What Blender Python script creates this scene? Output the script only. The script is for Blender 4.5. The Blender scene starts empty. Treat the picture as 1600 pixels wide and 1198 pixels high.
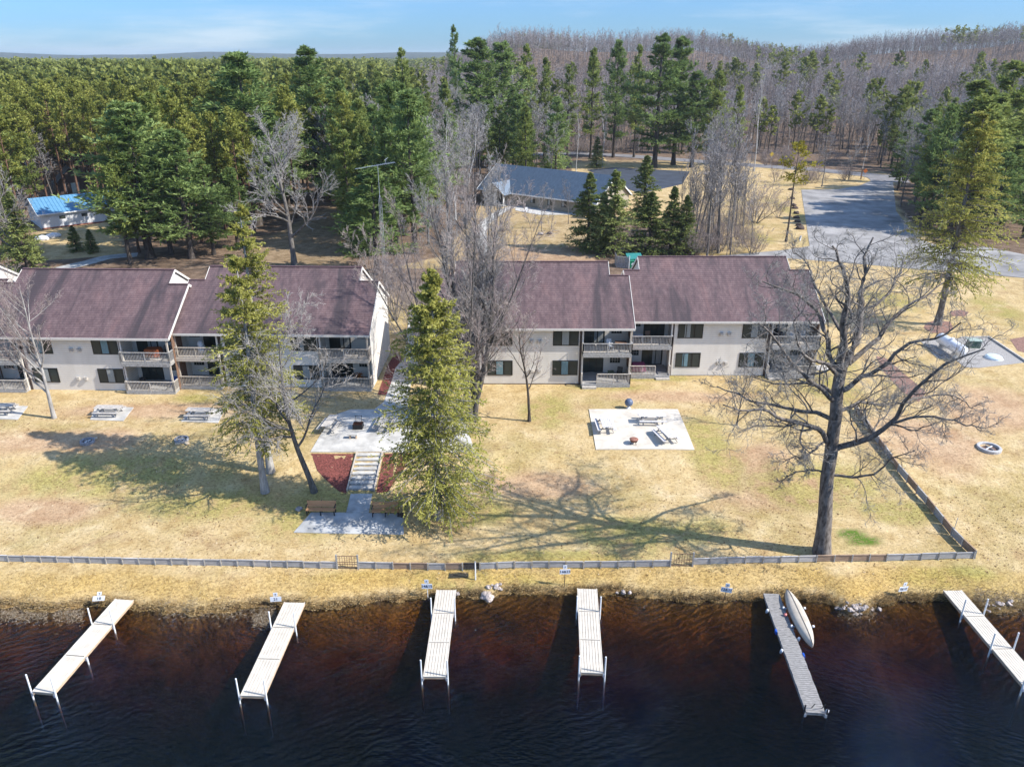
import bpy, math, random
import numpy as np
from mathutils import Vector, Matrix
RND = random.Random(7)
NP = np.random.default_rng(11)
SC = bpy.context.scene
COL = SC.collection
# ------------------------------------------------------------------ camera geometry
F = 1200.0
PITCH = math.radians(23.07)
CZ = 32.0
CP, SP = math.cos(PITCH), math.sin(PITCH)

def ray(px, py):
    x = (px - 800.0) / F
    y = (599.0 - py) / F
    return (x, CP + y * SP, -SP + y * CP)

def on_z(px, py, z):
    d = ray(px, py)
    t = (z - CZ) / d[2]
    return (d[0] * t, d[1] * t, z)

def on_y(px, py, Y):
    d = ray(px, py)
    t = Y / d[1]
    return (d[0] * t, Y, CZ + d[2] * t)

def lerp(a, b, t): return a + (b - a) * t

# ------------------------------------------------------------------ terrain
SHORE = [(-60, 938), (0, 945), (40, 950), (75, 955), (110, 948), (170, 944), (200, 948), (250, 955), (300, 957), (350, 955),
         (400, 946), (440, 943), (480, 950), (505, 950), (560, 942), (610, 936), (660, 934), (700, 930), (730, 929),
         (752, 932), (765, 938), (782, 926), (830, 926), (880, 927), (935, 925), (965, 925), (1000, 932), (1060, 937), (1100, 938),
         (1150, 936), (1200, 933), (1260, 935), (1300, 941), (1330, 957), (1352, 955), (1370, 944), (1400, 938),
         (1460, 937), (1510, 938), (1530, 950), (1560, 958), (1600, 950), (1700, 948)]
_sx, _sy = zip(*[(on_z(a, b, 0.05)[0], on_z(a, b, 0.05)[1]) for a, b in SHORE])
_sx, _sy = np.array(_sx), np.array(_sy)

def wob(x, y, s=1.0, seed=0.0):
    return (np.sin(x * 1.31 * s + 1.7 * np.sin(y * .83 * s + seed) + seed) + np.sin(y * 1.17 * s + 1.3 * np.sin(x * .97 * s + 2.1 + seed))
            + .5 * np.sin(x * 2.93 * s + y * 2.1 * s + seed * 2) + .4 * np.sin(x * 4.1 * s - y * 4.7 * s + seed)) / 2.9

_PS = np.array([-60, -18, -13, -9, -6, -3, -.6, 0, .18, .5, 2.2, 5.5, 9, 11.5, 15.8, 19, 27, 45, 60, 4000])
_PZ = np.array([-9, -7.5, -5.2, -2.9, -1.3, -.62, -.22, -.06, .24, .4, .75, .95, 1.1, 1.2, 2.15, 2.35, 2.5, 2.8, 3.0, 3.0])

def sstep(a, b, v):
    t = np.clip((v - a) / (b - a), 0, 1)
    return t * t * (3 - 2 * t)

def T(x, y):
    x = np.asarray(x, float); y = np.asarray(y, float)
    ys = np.interp(x, _sx, _sy) + .22 * wob(x, x * .3, 2.3) + .12 * wob(x, x, 7.1)
    s = y - ys
    base = np.interp(s, _PS, _PZ)
    base = base + np.where(s > .6, .03 * wob(x, y, .35, 2.0), 0) * sstep(.6, 4, s)
    ang = x / np.maximum(y, 1)
    hill = 9 * sstep(-.14, .0, ang) * sstep(275, 400, y)
    rx = 20 + 5.5 * np.sin(ang * 11 + .6) + 3.5 * np.sin(ang * 27 + 2.0) + 8 * sstep(.3, .66, ang)
    hill = hill + rx * sstep(-.16, .02, ang) * sstep(470, 690, y) * (1 - .8 * sstep(760, 1300, y))
    hill = hill + sstep(300, 700, y) * 2.2 * wob(x, y, .02, 1.0)
    leftrise = 2.0 * sstep(180, 420, y) * (1 - sstep(-.2, .0, ang))
    return base + hill + leftrise

def gz(x, y): return float(T(x, y))

def G(px, py):
    z = 2.5
    for _ in range(12):
        p = on_z(px, py, z)
        z = lerp(z, gz(p[0], p[1]), .8)
    p = on_z(px, py, z)
    return Vector((p[0], p[1], z))

def height_to(px, py_top, p):
    """height of a vertical thing at point p whose top shows at pixel row py_top"""
    return on_y(px, py_top, p[1])[2] - p[2]

# ------------------------------------------------------------------ materials
MATS = {}
def nmat(name):
    m = bpy.data.materials.new(name)
    m.use_nodes = True
    nt = m.node_tree
    b = nt.nodes['Principled BSDF']
    b.inputs['Specular IOR Level'].default_value = .3
    return m, nt, b

def link(nt, a, b): nt.links.new(a, b)

def N(nt, t, **kw):
    n = nt.nodes.new(t)
    for k, v in kw.items(): setattr(n, k, v)
    return n

def ramp(nt, fac, stops):
    r = N(nt, 'ShaderNodeValToRGB')
    e = r.color_ramp.elements
    while len(e) < len(stops): e.new(.5)
    for i, (p, c) in enumerate(stops):
        e[i].position = p
        e[i].color = (*c, 1)
    link(nt, fac, r.inputs[0])
    return r.outputs[0]

def noise(nt, scale, detail=4, rough=.55, coord=None, vec=None, sc=None, dist=0):
    tc = N(nt, 'ShaderNodeTexCoord')
    v = tc.outputs[coord or 'Object']
    if vec is not None: v = vec
    if sc is not None:
        mp = N(nt, 'ShaderNodeMapping')
        mp.inputs['Scale'].default_value = sc
        link(nt, v, mp.inputs[0]); v = mp.outputs[0]
    n = N(nt, 'ShaderNodeTexNoise')
    n.inputs['Scale'].default_value = scale
    n.inputs['Detail'].default_value = detail
    n.inputs['Roughness'].default_value = rough
    n.inputs['Distortion'].default_value = dist
    link(nt, v, n.inputs['Vector'])
    return n.outputs['Fac']

def mixc(nt, a, b, fac, mode='MIX'):
    m = N(nt, 'ShaderNodeMix', data_type='RGBA', blend_type=mode)
    for s, v in ((m.inputs[0], fac), (m.inputs[6], a), (m.inputs[7], b)):
        if isinstance(v, (int, float)): s.default_value = v
        elif isinstance(v, tuple): s.default_value = (*v, 1)
        else: link(nt, v, s)
    return m.outputs[2]

def math_(nt, op, a, b=None, c=None):
    m = N(nt, 'ShaderNodeMath', operation=op)
    for i, v in enumerate((a, b, c)):
        if v is None: continue
        if isinstance(v, (int, float)): m.inputs[i].default_value = v
        else: link(nt, v, m.inputs[i])
    return m.outputs[0]

def bump(nt, b, h, strength=.3, dist=.02):
    n = N(nt, 'ShaderNodeBump')
    n.inputs['Strength'].default_value = strength
    n.inputs['Distance'].default_value = dist
    link(nt, h, n.inputs['Height'])
    link(nt, n.outputs[0], b.inputs['Normal'])

def plain(name, col, rough=.7, var=.15, scale=6, metal=0, spec=.3, sc=None, bmp=0):
    """a colour with weathering noise"""
    if name in MATS: return MATS[name]
    m, nt, b = nmat(name)
    n = noise(nt, scale, 5, .6, sc=sc)
    lo = tuple(max(0, c * (1 - var * 1.6)) for c in col)
    hi = tuple(min(1, c * (1 + var)) for c in col)
    link(nt, ramp(nt, n, [(.3, lo), (.7, hi)]), b.inputs['Base Color'])
    b.inputs['Roughness'].default_value = rough
    b.inputs['Metallic'].default_value = metal
    b.inputs['Specular IOR Level'].default_value = spec
    if bmp: bump(nt, b, n, bmp)
    MATS[name] = m
    return m

def foliage_mat(name, cols, trans=.25, objvar=.25):
    """leaf material: face attribute 'shade' (0..1) picks the tone, the object's own random shifts it"""
    m, nt, b = nmat(name)
    at = N(nt, 'ShaderNodeAttribute', attribute_name='shade')
    oi = N(nt, 'ShaderNodeObjectInfo')
    f = math_(nt, 'ADD', at.outputs['Fac'], math_(nt, 'MULTIPLY', math_(nt, 'SUBTRACT', oi.outputs['Random'], .5), objvar))
    c = ramp(nt, f, [(i / (len(cols) - 1), k) for i, k in enumerate(cols)])
    link(nt, c, b.inputs['Base Color'])
    b.inputs['Roughness'].default_value = .75
    b.inputs['Specular IOR Level'].default_value = .12
    tr = N(nt, 'ShaderNodeBsdfTranslucent')
    link(nt, c, tr.inputs['Color'])
    mx = N(nt, 'ShaderNodeMixShader')
    mx.inputs[0].default_value = trans
    out = nt.nodes['Material Output']
    link(nt, b.outputs[0], mx.inputs[1]); link(nt, tr.outputs[0], mx.inputs[2]); link(nt, mx.outputs[0], out.inputs['Surface'])
    MATS[name] = m
    return m

def bark_mat(name, lo, hi, scale=9, objvar=.0, stretch=.25):
    m, nt, b = nmat(name)
    n = noise(nt, scale, 6, .65, sc=(1, 1, stretch))
    c = ramp(nt, n, [(.33, lo), (.66, hi)])
    if objvar:
        oi = N(nt, 'ShaderNodeObjectInfo')
        hsv = N(nt, 'ShaderNodeHueSaturation')
        link(nt, math_(nt, 'ADD', 1 - objvar / 2, math_(nt, 'MULTIPLY', oi.outputs['Random'], objvar)), hsv.inputs['Value'])
        link(nt, c, hsv.inputs['Color']); c = hsv.outputs[0]
    link(nt, c, b.inputs['Base Color'])
    b.inputs['Roughness'].default_value = .9
    b.inputs['Specular IOR Level'].default_value = .1
    bump(nt, b, n, .6, .03)
    MATS[name] = m
    return m

# ------------------------------------------------------------------ mesh building
class MB:
    def __init__(s): s.v = []; s.f = []
    def add(s, vs, fs):
        o = len(s.v); s.v += [tuple(v) for v in vs]; s.f += [tuple(i + o for i in f) for f in fs]; return s
    def box(s, x0, x1, y0, y1, z0, z1, M=None):
        vs = [(x, y, z) for z in (z0, z1) for x, y in ((x0, y0), (x1, y0), (x1, y1), (x0, y1))]
        if M is not None: vs = [M @ Vector(v) for v in vs]
        return s.add(vs, [(3, 2, 1, 0), (4, 5, 6, 7), (0, 1, 5, 4), (1, 2, 6, 5), (2, 3, 7, 6), (3, 0, 4, 7)])
    def bar(s, a, b, w, h, up=(0, 0, 1)):
        """a bar of section w x h from a to b"""
        a, b = Vector(a), Vector(b); d = (b - a); L = d.length; d.normalize()
        u = Vector(up); sd = d.cross(u)
        if sd.length < 1e-4: sd = d.cross(Vector((1, 0, 0)))
        sd.normalize(); u = sd.cross(d)
        vs = [p + sd * (i * w / 2) + u * (j * h / 2) for p in (a, b) for i, j in ((-1, -1), (1, -1), (1, 1), (-1, 1))]
        return s.add(vs, [(3, 2, 1, 0), (4, 5, 6, 7), (0, 1, 5, 4), (1, 2, 6, 5), (2, 3, 7, 6), (3, 0, 4, 7)])
    def tube(s, pts, rs, k=8, cap=True):
        pts = [Vector(p) for p in pts]
        if isinstance(rs, (int, float)): rs = [rs] * len(pts)
        o = len(s.v); n = len(pts)
        for i, p in enumerate(pts):
            d = (pts[min(i + 1, n - 1)] - pts[max(i - 1, 0)]).normalized()
            r = Vector((0, 1, 0)) if abs(d.z) > .9 else Vector((0, 0, 1))
            u = d.cross(r).normalized(); w = d.cross(u)
            for j in range(k):
                a = 2 * math.pi * j / k
                s.v.append(tuple(p + (u * math.cos(a) + w * math.sin(a)) * rs[i]))
        for i in range(n - 1):
            for j in range(k):
                a = o + i * k + j; b = o + i * k + (j + 1) % k
                s.f.append((a, a + k, b + k, b))
        if cap:
            s.f.append(tuple(o + j for j in range(k)))
            s.f.append(tuple(o + (n - 1) * k + j for j in reversed(range(k))))
        return s
    def lathe(s, prof, c=(0, 0, 0), k=16, M=None):
        """prof: (r, z) pairs round the z axis"""
        o = len(s.v); n = len(prof)
        for r, z in prof:
            for j in range(k):
                a = 2 * math.pi * j / k
                v = Vector((c[0] + r * math.cos(a), c[1] + r * math.sin(a), c[2] + z))
                if M is not None: v = M @ v
                s.v.append(tuple(v))
        for i in range(n - 1):
            for j in range(k):
                a = o + i * k + j; b = o + i * k + (j + 1) % k
                s.f.append((a, b, b + k, a + k))
        s.f.append(tuple(o + j for j in reversed(range(k))))
        s.f.append(tuple(o + (n - 1) * k + j for j in range(k)))
        return s
    def quad(s, a, b, c, d): return s.add([a, b, c, d], [(0, 1, 2, 3)])
    def prism(s, poly, z0, z1):
        n = len(poly)
        vs = [(x, y, z0) for x, y in poly] + [(x, y, z1) for x, y in poly]
        fs = [tuple(reversed(range(n))), tuple(range(n, 2 * n))] + [(i, (i + 1) % n, n + (i + 1) % n, n + i) for i in range(n)]
        return s.add(vs, fs)
    def build(s, name, mat, parent=None, bevel=0, smooth=False):
        me = bpy.data.meshes.new(name)
        me.from_pydata(s.v, [], s.f); me.update()
        return mkobj(name, me, mat, parent, bevel, smooth)

def mkobj(name, me, mat, parent=None, bevel=0, smooth=False):
    for m in (mat if isinstance(mat, (list, tuple)) else [mat]):
        me.materials.append(MATS[m] if isinstance(m, str) else m)
    if smooth: me.polygons.foreach_set('use_smooth', [True] * len(me.polygons))
    o = bpy.data.objects.new(name, me); COL.objects.link(o)
    if parent is not None: o.parent = parent
    if bevel:
        b = o.modifiers.new('bevel', 'BEVEL'); b.width = bevel; b.segments = 2; b.limit_method = 'ANGLE'
    return o

def npmesh(name, v, f, shade=None):
    """numpy verts (n,3), faces (m,k)"""
    me = bpy.data.meshes.new(name)
    v = np.ascontiguousarray(v, np.float32); f = np.ascontiguousarray(f, np.int32)
    m, k = f.shape
    me.vertices.add(len(v)); me.vertices.foreach_set('co', v.ravel())
    me.loops.add(m * k); me.loops.foreach_set('vertex_index', f.ravel())
    me.polygons.add(m)
    me.polygons.foreach_set('loop_start', np.arange(0, m * k, k, dtype=np.int32))
    try: me.polygons.foreach_set('loop_total', np.full(m, k, np.int32))
    except Exception: pass
    me.update(calc_edges=True)
    if shade is not None:
        a = me.attributes.new('shade', 'FLOAT', 'FACE')
        a.data.foreach_set('value', np.ascontiguousarray(shade, np.float32))
    return me

def tag(o, label=None, cat=None, group=None, kind=None):
    if label: o['label'] = label
    if cat: o['category'] = cat
    if group: o['group'] = group
    if kind: o['kind'] = kind
    return o

def thing(name, label, cat, loc=(0, 0, 0), rz=0, group=None, scale=1):
    o = bpy.data.objects.new(name, None); COL.objects.link(o)
    o.location = loc; o.rotation_euler = (0, 0, rz); o.empty_display_size = .2
    if scale != 1: o.scale = (scale, scale, scale) if isinstance(scale, (int, float)) else scale
    return tag(o, label, cat, group)

def dup(root, loc, rz=0, label=None, group=None, scale=None):
    r = root.copy(); COL.objects.link(r); r.location = loc; r.rotation_euler = (0, 0, rz)
    if scale is not None: r.scale = (scale, scale, scale) if isinstance(scale, (int, float)) else scale
    if label: r['label'] = label
    if group: r['group'] = group
    for ch in KIDS(root):
        c = ch.copy(); COL.objects.link(c); c.parent = r
        for g in KIDS(ch):
            d = g.copy(); COL.objects.link(d); d.parent = c
    return r

_kidcache = {}
def KIDS(o):
    if o.name not in _kidcache: _kidcache[o.name] = list(o.children)
    return _kidcache[o.name]

# ------------------------------------------------------------------ shared materials
plain('white_metal', (.78, .78, .76), .45, .06)
plain('white_deck', (.64, .575, .48), .6, .11, 2.2)
plain('tan_edge', (.55, .40, .27), .7, .15)
plain('gray_wood', (.36, .35, .335), .85, .28, 5, sc=(1, 6, 1))
plain('weathered_wood', (.30, .285, .27), .9, .35, 4, sc=(1, 7, 1), bmp=.3)
plain('pale_wood', (.50, .46, .41), .85, .2, 5)
plain('brown_wood', (.20, .12, .08), .8, .25, 5)
plain('cedar_wood', (.52, .27, .13), .6, .2, 4, sc=(.4, 6, 6))
plain('black_metal', (.02, .02, .022), .5, .2)
plain('dark_metal', (.05, .05, .055), .45, .3)
plain('rust', (.16, .06, .035), .8, .4, 12)
plain('galvanised', (.55, .58, .62), .4, .1, metal=.6)
plain('concrete', (.52, .50, .46), .85, .2, 1.1, bmp=.1)
plain('white_concrete', (.62, .56, .47), .85, .16, .9, bmp=.1)
plain('old_concrete', (.42, .42, .41), .9, .25, .8, bmp=.1)
plain('stone', (.33, .29, .27), .9, .35, 5, bmp=.5)
plain('mulch', (.20, .062, .05), .95, .55, 9, bmp=.6)
plain('old_mulch', (.27, .155, .12), .95, .35, 7, bmp=.5)
plain('asphalt', (.31, .295, .28), .9, .3, .25)
plain('dark_asphalt', (.05, .06, .08), .85, .2, .4)
plain('gravel', (.36, .34, .32), .95, .35, 12, bmp=.5)
plain('trim_white', (.66, .62, .56), .6, .06)
plain('post_beige', (.50, .44, .37), .7, .15)
plain('brown_trim', (.085, .06, .05), .7, .3)
plain('bronze', (.02, .018, .016), .4, .2)
plain('curtain_white', (.36, .38, .37), .9, .1, 3, sc=(12, 1, .5))
plain('curtain_blue', (.20, .32, .36), .9, .2, 3, sc=(12, 1, .5))
plain('plastic_white', (.72, .73, .75), .5, .05)
plain('blue_fabric', (.03, .09, .32), .7, .2)
plain('magenta_fabric', (.30, .06, .14), .9, .2)
plain('orange_cloth', (.42, .12, .04), .8, .2)
plain('green_plastic', (.02, .18, .10), .5, .2)
plain('teal_metal', (.03, .16, .15), .5, .25)
plain('sign_white', (.78, .80, .84), .5, .04)
plain('sign_ink', (.02, .025, .05), .6, .05)
plain('pink_plastic', (.75, .25, .22), .4, .05)
plain('blue_plastic', (.02, .09, .42), .4, .1)
plain('yellow_sign', (.75, .5, .03), .5, .1)
plain('orange_sign', (.6, .16, .03), .5, .1)
plain('canoe_grey', (.50, .44, .36), .55, .12, 2)
plain('tank_white', (.72, .75, .80), .35, .08, 2)
plain('steel_blue', (.10, .13, .20), .35, .15)

def window_glass():
    m, nt, b = nmat('glass_dark')
    b.inputs['Base Color'].default_value = (.045, .052, .045, 1)
    b.inputs['Roughness'].default_value = .08
    b.inputs['Specular IOR Level'].default_value = .22
    MATS['glass_dark'] = m
window_glass()
def siding():
    m, nt, b = nmat('siding')
    tc = N(nt, 'ShaderNodeTexCoord'); sx = N(nt, 'ShaderNodeSeparateXYZ'); link(nt, tc.outputs['Object'], sx.inputs[0])
    fr = math_(nt, 'FRACT', math_(nt, 'DIVIDE', sx.outputs[2], .22))
    n = noise(nt, .9, 5, .6, sc=(1, 1, .4))
    c = ramp(nt, n, [(.3, (.70, .65, .575)), (.7, (.82, .77, .69))])
    line = math_(nt, 'LESS_THAN', fr, .10)
    c = mixc(nt, c, (.42, .40, .38), math_(nt, 'MULTIPLY', line, .75))
    link(nt, c, b.inputs['Base Color']); b.inputs['Roughness'].default_value = .75
    bump(nt, b, fr, .5, .02)
    MATS['siding'] = m
siding()
def shingles():
    m, nt, b = nmat('shingles')
    tc = N(nt, 'ShaderNodeTexCoord'); sx = N(nt, 'ShaderNodeSeparateXYZ'); link(nt, tc.outputs['Object'], sx.inputs[0])
    fr = math_(nt, 'FRACT', math_(nt, 'DIVIDE', sx.outputs[2], .145))
    big = noise(nt, .55, 5, .6, sc=(1.0, .16, .16), dist=.6)
    mid = noise(nt, 2.6, 5, .7, sc=(1, .5, .5))
    fine = noise(nt, 16, 3, .7)
    c = ramp(nt, mid, [(.25, (.082, .052, .056)), (.5, (.140, .092, .094)), (.75, (.208, .142, .138))])
    c = mixc(nt, c, (.055, .045, .050), math_(nt, 'MULTIPLY', sstep_node(nt, big, .47, .66), .85))
    c = mixc(nt, c, (.30, .17, .155), math_(nt, 'MULTIPLY', sstep_node(nt, big, .44, .28), .35))
    c = mixc(nt, c, ramp(nt, fine, [(.3, (.55, .55, .55)), (.7, (1.3, 1.3, 1.3))]), .6, 'MULTIPLY')
    c = mixc(nt, c, (.03, .02, .022), math_(nt, 'MULTIPLY', math_(nt, 'LESS_THAN', fr, .16), .55))
    link(nt, c, b.inputs['Base Color']); b.inputs['Roughness'].default_value = .85
    bump(nt, b, fine, .4, .02)
    MATS['shingles'] = m
def sstep_node(nt, v, a, b):
    mr = N(nt, 'ShaderNodeMapRange', interpolation_type='SMOOTHSTEP')
    mr.inputs['From Min'].default_value = a; mr.inputs['From Max'].default_value = b
    link(nt, v, mr.inputs['Value'])
    return mr.outputs[0]
shingles()
def blue_roof():
    m, nt, b = nmat('blue_roof')
    n = noise(nt, 1.5, 4)
    link(nt, ramp(nt, n, [(.3, (.10, .25, .40)), (.7, (.14, .32, .50))]), b.inputs['Base Color'])
    b.inputs['Roughness'].default_value = .45
    MATS['blue_roof'] = m
    m, nt, b = nmat('slate_roof')
    n = noise(nt, 3, 6, .7, sc=(1, .4, .4)); tc = N(nt, 'ShaderNodeTexCoord'); sx = N(nt, 'ShaderNodeSeparateXYZ'); link(nt, tc.outputs['Object'], sx.inputs[0])
    fr = math_(nt, 'FRACT', math_(nt, 'DIVIDE', sx.outputs[2], .15))
    c = ramp(nt, n, [(.3, (.045, .072, .11)), (.7, (.085, .13, .19))])
    c = mixc(nt, c, (.02, .03, .04), math_(nt, 'MULTIPLY', math_(nt, 'LESS_THAN', fr, .2), .5))
    link(nt, c, b.inputs['Base Color']); b.inputs['Roughness'].default_value = .85
    MATS['slate_roof'] = m
blue_roof()
# ------------------------------------------------------------------ ground
def axis(dense0, dense1, step, far0, far1):
    a = list(np.arange(dense0, dense1 + 1e-6, step))
    s = step; v = dense1
    while v < far1: s = min(s * 1.12, 120); v += s; a.append(v)
    s = step; v = dense0
    while v > far0: s = min(s * 1.12, 120); v -= s; a.insert(0, v)
    return np.array(a)

def in_poly(x, y, poly):
    ins = np.zeros(x.shape, bool); n = len(poly)
    for i in range(n):
        x0, y0 = poly[i]; x1, y1 = poly[(i + 1) % n]
        if y0 == y1: continue
        c = ((y0 > y) != (y1 > y)) & (x < (x1 - x0) * (y - y0) / (y1 - y0) + x0)
        ins ^= c
    return ins

def gpoly(pp): return [tuple(G(a, b)[:2]) for a, b in pp]

def blob(x, y, px, py, rx, ry):
    c = G(px, py)
    d = np.sqrt(((x - c.x) / rx) ** 2 + ((y - c.y) / ry) ** 2) + .25 * wob(x, y, .6, px * .01)
    return 1 - sstep(.45, 1.1, d)

CLEARINGS = [gpoly(p) for p in (
    [(380, 420), (385, 372), (430, 366), (470, 345), (520, 320), (540, 318), (545, 420)],
    [(600, 420), (690, 400), (735, 345), (750, 322), (800, 318), (930, 345), (930, 420)],
    [(880, 262), (930, 248), (1180, 256), (1300, 268), (1390, 268), (1405, 330), (1470, 390), (1600, 405), (1600, 700), (1100, 420), (1060, 300)],
    [(1165, 400), (1175, 300), (1250, 275), (1260, 400)], [(56, 408), (52, 352), (180, 340), (196, 398)], [(880, 345), (895, 255), (1090, 255), (1085, 330), (1000, 350)])]

def make_ground():
    xs = axis(-62, 74, .45, -3000, 3000); ys = axis(24, 122, .45, 12, 6500)
    X, Y = np.meshgrid(xs, ys)
    Z = T(X, Y)
    v = np.stack([X.ravel(), Y.ravel(), Z.ravel()], 1)
    ny, nx = X.shape
    i = np.arange(ny - 1)[:, None] * nx + np.arange(nx - 1)[None, :]
    i = i.ravel()
    f = np.stack([i, i + 1, i + nx + 1, i + nx], 1)
    me = npmesh('ground', v, f)
    ysr = np.interp(X, _sx, _sy); s = Y - ysr
    green = np.zeros(X.shape); litter = np.zeros(X.shape); pink = np.zeros(X.shape); gold = np.zeros(X.shape); vivid = np.zeros(X.shape)
    for b in ((1000, 590, 7, 1.2), (700, 610, 3, 1.5), (300, 622, 3, 1.2), (1300, 610, 3, 5), (1390, 470, 4, 6), (1560, 480, 3, 6), (1000, 830, 9, 2.5),
              (950, 605, 5, 1), (860, 640, 3, 4), (1115, 700, 3, 6), (1270, 760, 6, 4), (500, 800, 6, 4), (180, 740, 10, 3.4), (330, 790, 8, 2.5), (760, 800, 4, 2), (1400, 800, 4, 2),
              (1300, 560, 3, 6), (1180, 370, 3, 8), (1235, 330, 2, 18), (720, 905, 10, .8), (1480, 900, 5, 1), (880, 870, 8, 1)):
        green = np.maximum(green, blob(X, Y, *b) * .68)
    for b in ((1215, 765, 6, 3.5), (100, 690, 9, 2.5), (250, 640, 12, 1.8), (1060, 620, 9, 1.6), (1190, 720, 4, 3), (1560, 640, 8, 6), (60, 800, 8, 2), (850, 760, 6, 2), (850, 400, 14, 8), (1450, 690, 6, 5)):
        pink = np.maximum(pink, blob(X, Y, *b))
    vivid = np.maximum(blob(X, Y, 1332, 834, 1.2, .7), blob(X, Y, 1352, 845, 1.4, .6))
    gold = (1 - sstep(2.0, 3.2, s)) * sstep(.3, .9, s) * (.6 + .4 * wob(X, Y, .3, 4))
    # forest floor: brown needle litter behind the buildings, except in the clearings
    lit = sstep(92, 104, Y + 3 * wob(X, Y, .2, 1))
    lit = np.maximum(lit, sstep(-55, -60, X) * 0)
    clear = np.zeros(X.shape)
    for p in CLEARINGS[2:]: clear = np.maximum(clear, in_poly(X, Y, p))
    litter = lit * (1 - clear * .93)
    for p in CLEARINGS[:1]: litter = np.where(in_poly(X, Y, p), .75, litter)
    for p in CLEARINGS[1:2]: litter = np.where(in_poly(X, Y, p), .35, litter)
    bank = (1 - sstep(.12, .34, s)) * sstep(-.6, -.1, s)
    for nm, arr in (('green', green), ('litter', litter), ('pink', pink), ('gold', gold), ('vivid', vivid), ('bank', bank), ('bed', 1 - sstep(-.25, .02, s))):
        a = me.attributes.new(nm, 'FLOAT', 'POINT')
        a.data.foreach_set('value', np.clip(arr, 0, 1).astype(np.float32).ravel())
    m, nt, b = nmat('ground_mat')
    def at(n): return N(nt, 'ShaderNodeAttribute', attribute_name=n).outputs['Fac']
    big = noise(nt, .11, 5, .6); mid = noise(nt, .62, 6, .68); fine = noise(nt, 4.5, 6, .75, sc=(1, 1.3, 1)); grit = noise(nt, 26, 3, .7)
    straw = ramp(nt, mid, [(.22, (.36, .235, .095)), (.42, (.51, .37, .18)), (.58, (.60, .455, .245)), (.78, (.70, .56, .35))])
    olive = ramp(nt, fine, [(.3, (.15, .135, .030)), (.7, (.36, .30, .085))])
    pinkc = ramp(nt, mid, [(.3, (.40, .24, .14)), (.7, (.60, .42, .27))])
    goldc = ramp(nt, fine, [(.3, (.34, .205, .045)), (.7, (.62, .42, .13))])
    lit = ramp(nt, mid, [(.25, (.085, .058, .042)), (.5, (.18, .125, .088)), (.75, (.33, .24, .17))])
    c = mixc(nt, straw, olive, math_(nt, 'MULTIPLY', sstep_node(nt, big, .50, .66), .38))
    c = mixc(nt, c, pinkc, math_(nt, 'MULTIPLY', at('pink'), .85))
    brn = noise(nt, .32, 6, .7, dist=.4)
    c = mixc(nt, c, (.33, .205, .12), math_(nt, 'MULTIPLY', sstep_node(nt, brn, .54, .70), .42))
    c = mixc(nt, c, (.70, .56, .36), math_(nt, 'MULTIPLY', sstep_node(nt, brn, .44, .30), .45))
    gfac = math_(nt, 'MULTIPLY', at('green'), sstep_node(nt, mid, .32, .56))
    c = mixc(nt, c, ramp(nt, fine, [(.3, (.17, .155, .028)), (.7, (.40, .36, .085))]), gfac)
    c = mixc(nt, c, goldc, math_(nt, 'MULTIPLY', at('gold'), .75))
    c = mixc(nt, c, ramp(nt, fine, [(.3, (.045, .10, .012)), (.7, (.13, .22, .03))]), math_(nt, 'MULTIPLY', at('vivid'), sstep_node(nt, fine, .34, .52)))
    c = mixc(nt, c, lit, at('litter'))
    c = mixc(nt, c, (.05, .03, .02), at('bank'))
    bedc = ramp(nt, mid, [(.3, (.12, .075, .03)), (.7, (.54, .33, .12))])
    c = mixc(nt, c, bedc, at('bed'))
    c = mixc(nt, c, ramp(nt, fine, [(.32, (.42, .38, .33)), (.48, (.93, .92, .90)), (.62, (1.12, 1.12, 1.1)), (.75, (1.45, 1.43, 1.38))]), .85, 'MULTIPLY')
    c = mixc(nt, c, ramp(nt, grit, [(.3, (.68, .68, .68)), (.7, (1.22, 1.22, 1.22))]), .7, 'MULTIPLY')
    link(nt, c, b.inputs['Base Color'])
    b.inputs['Roughness'].default_value = .95
    b.inputs['Specular IOR Level'].default_value = .08
    h = math_(nt, 'ADD', fine, math_(nt, 'MULTIPLY', grit, .4))
    bump(nt, b, h, .75, .10)
    o = mkobj('ground', me, m, smooth=True)
    tag(o, kind='structure')
make_ground()

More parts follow.
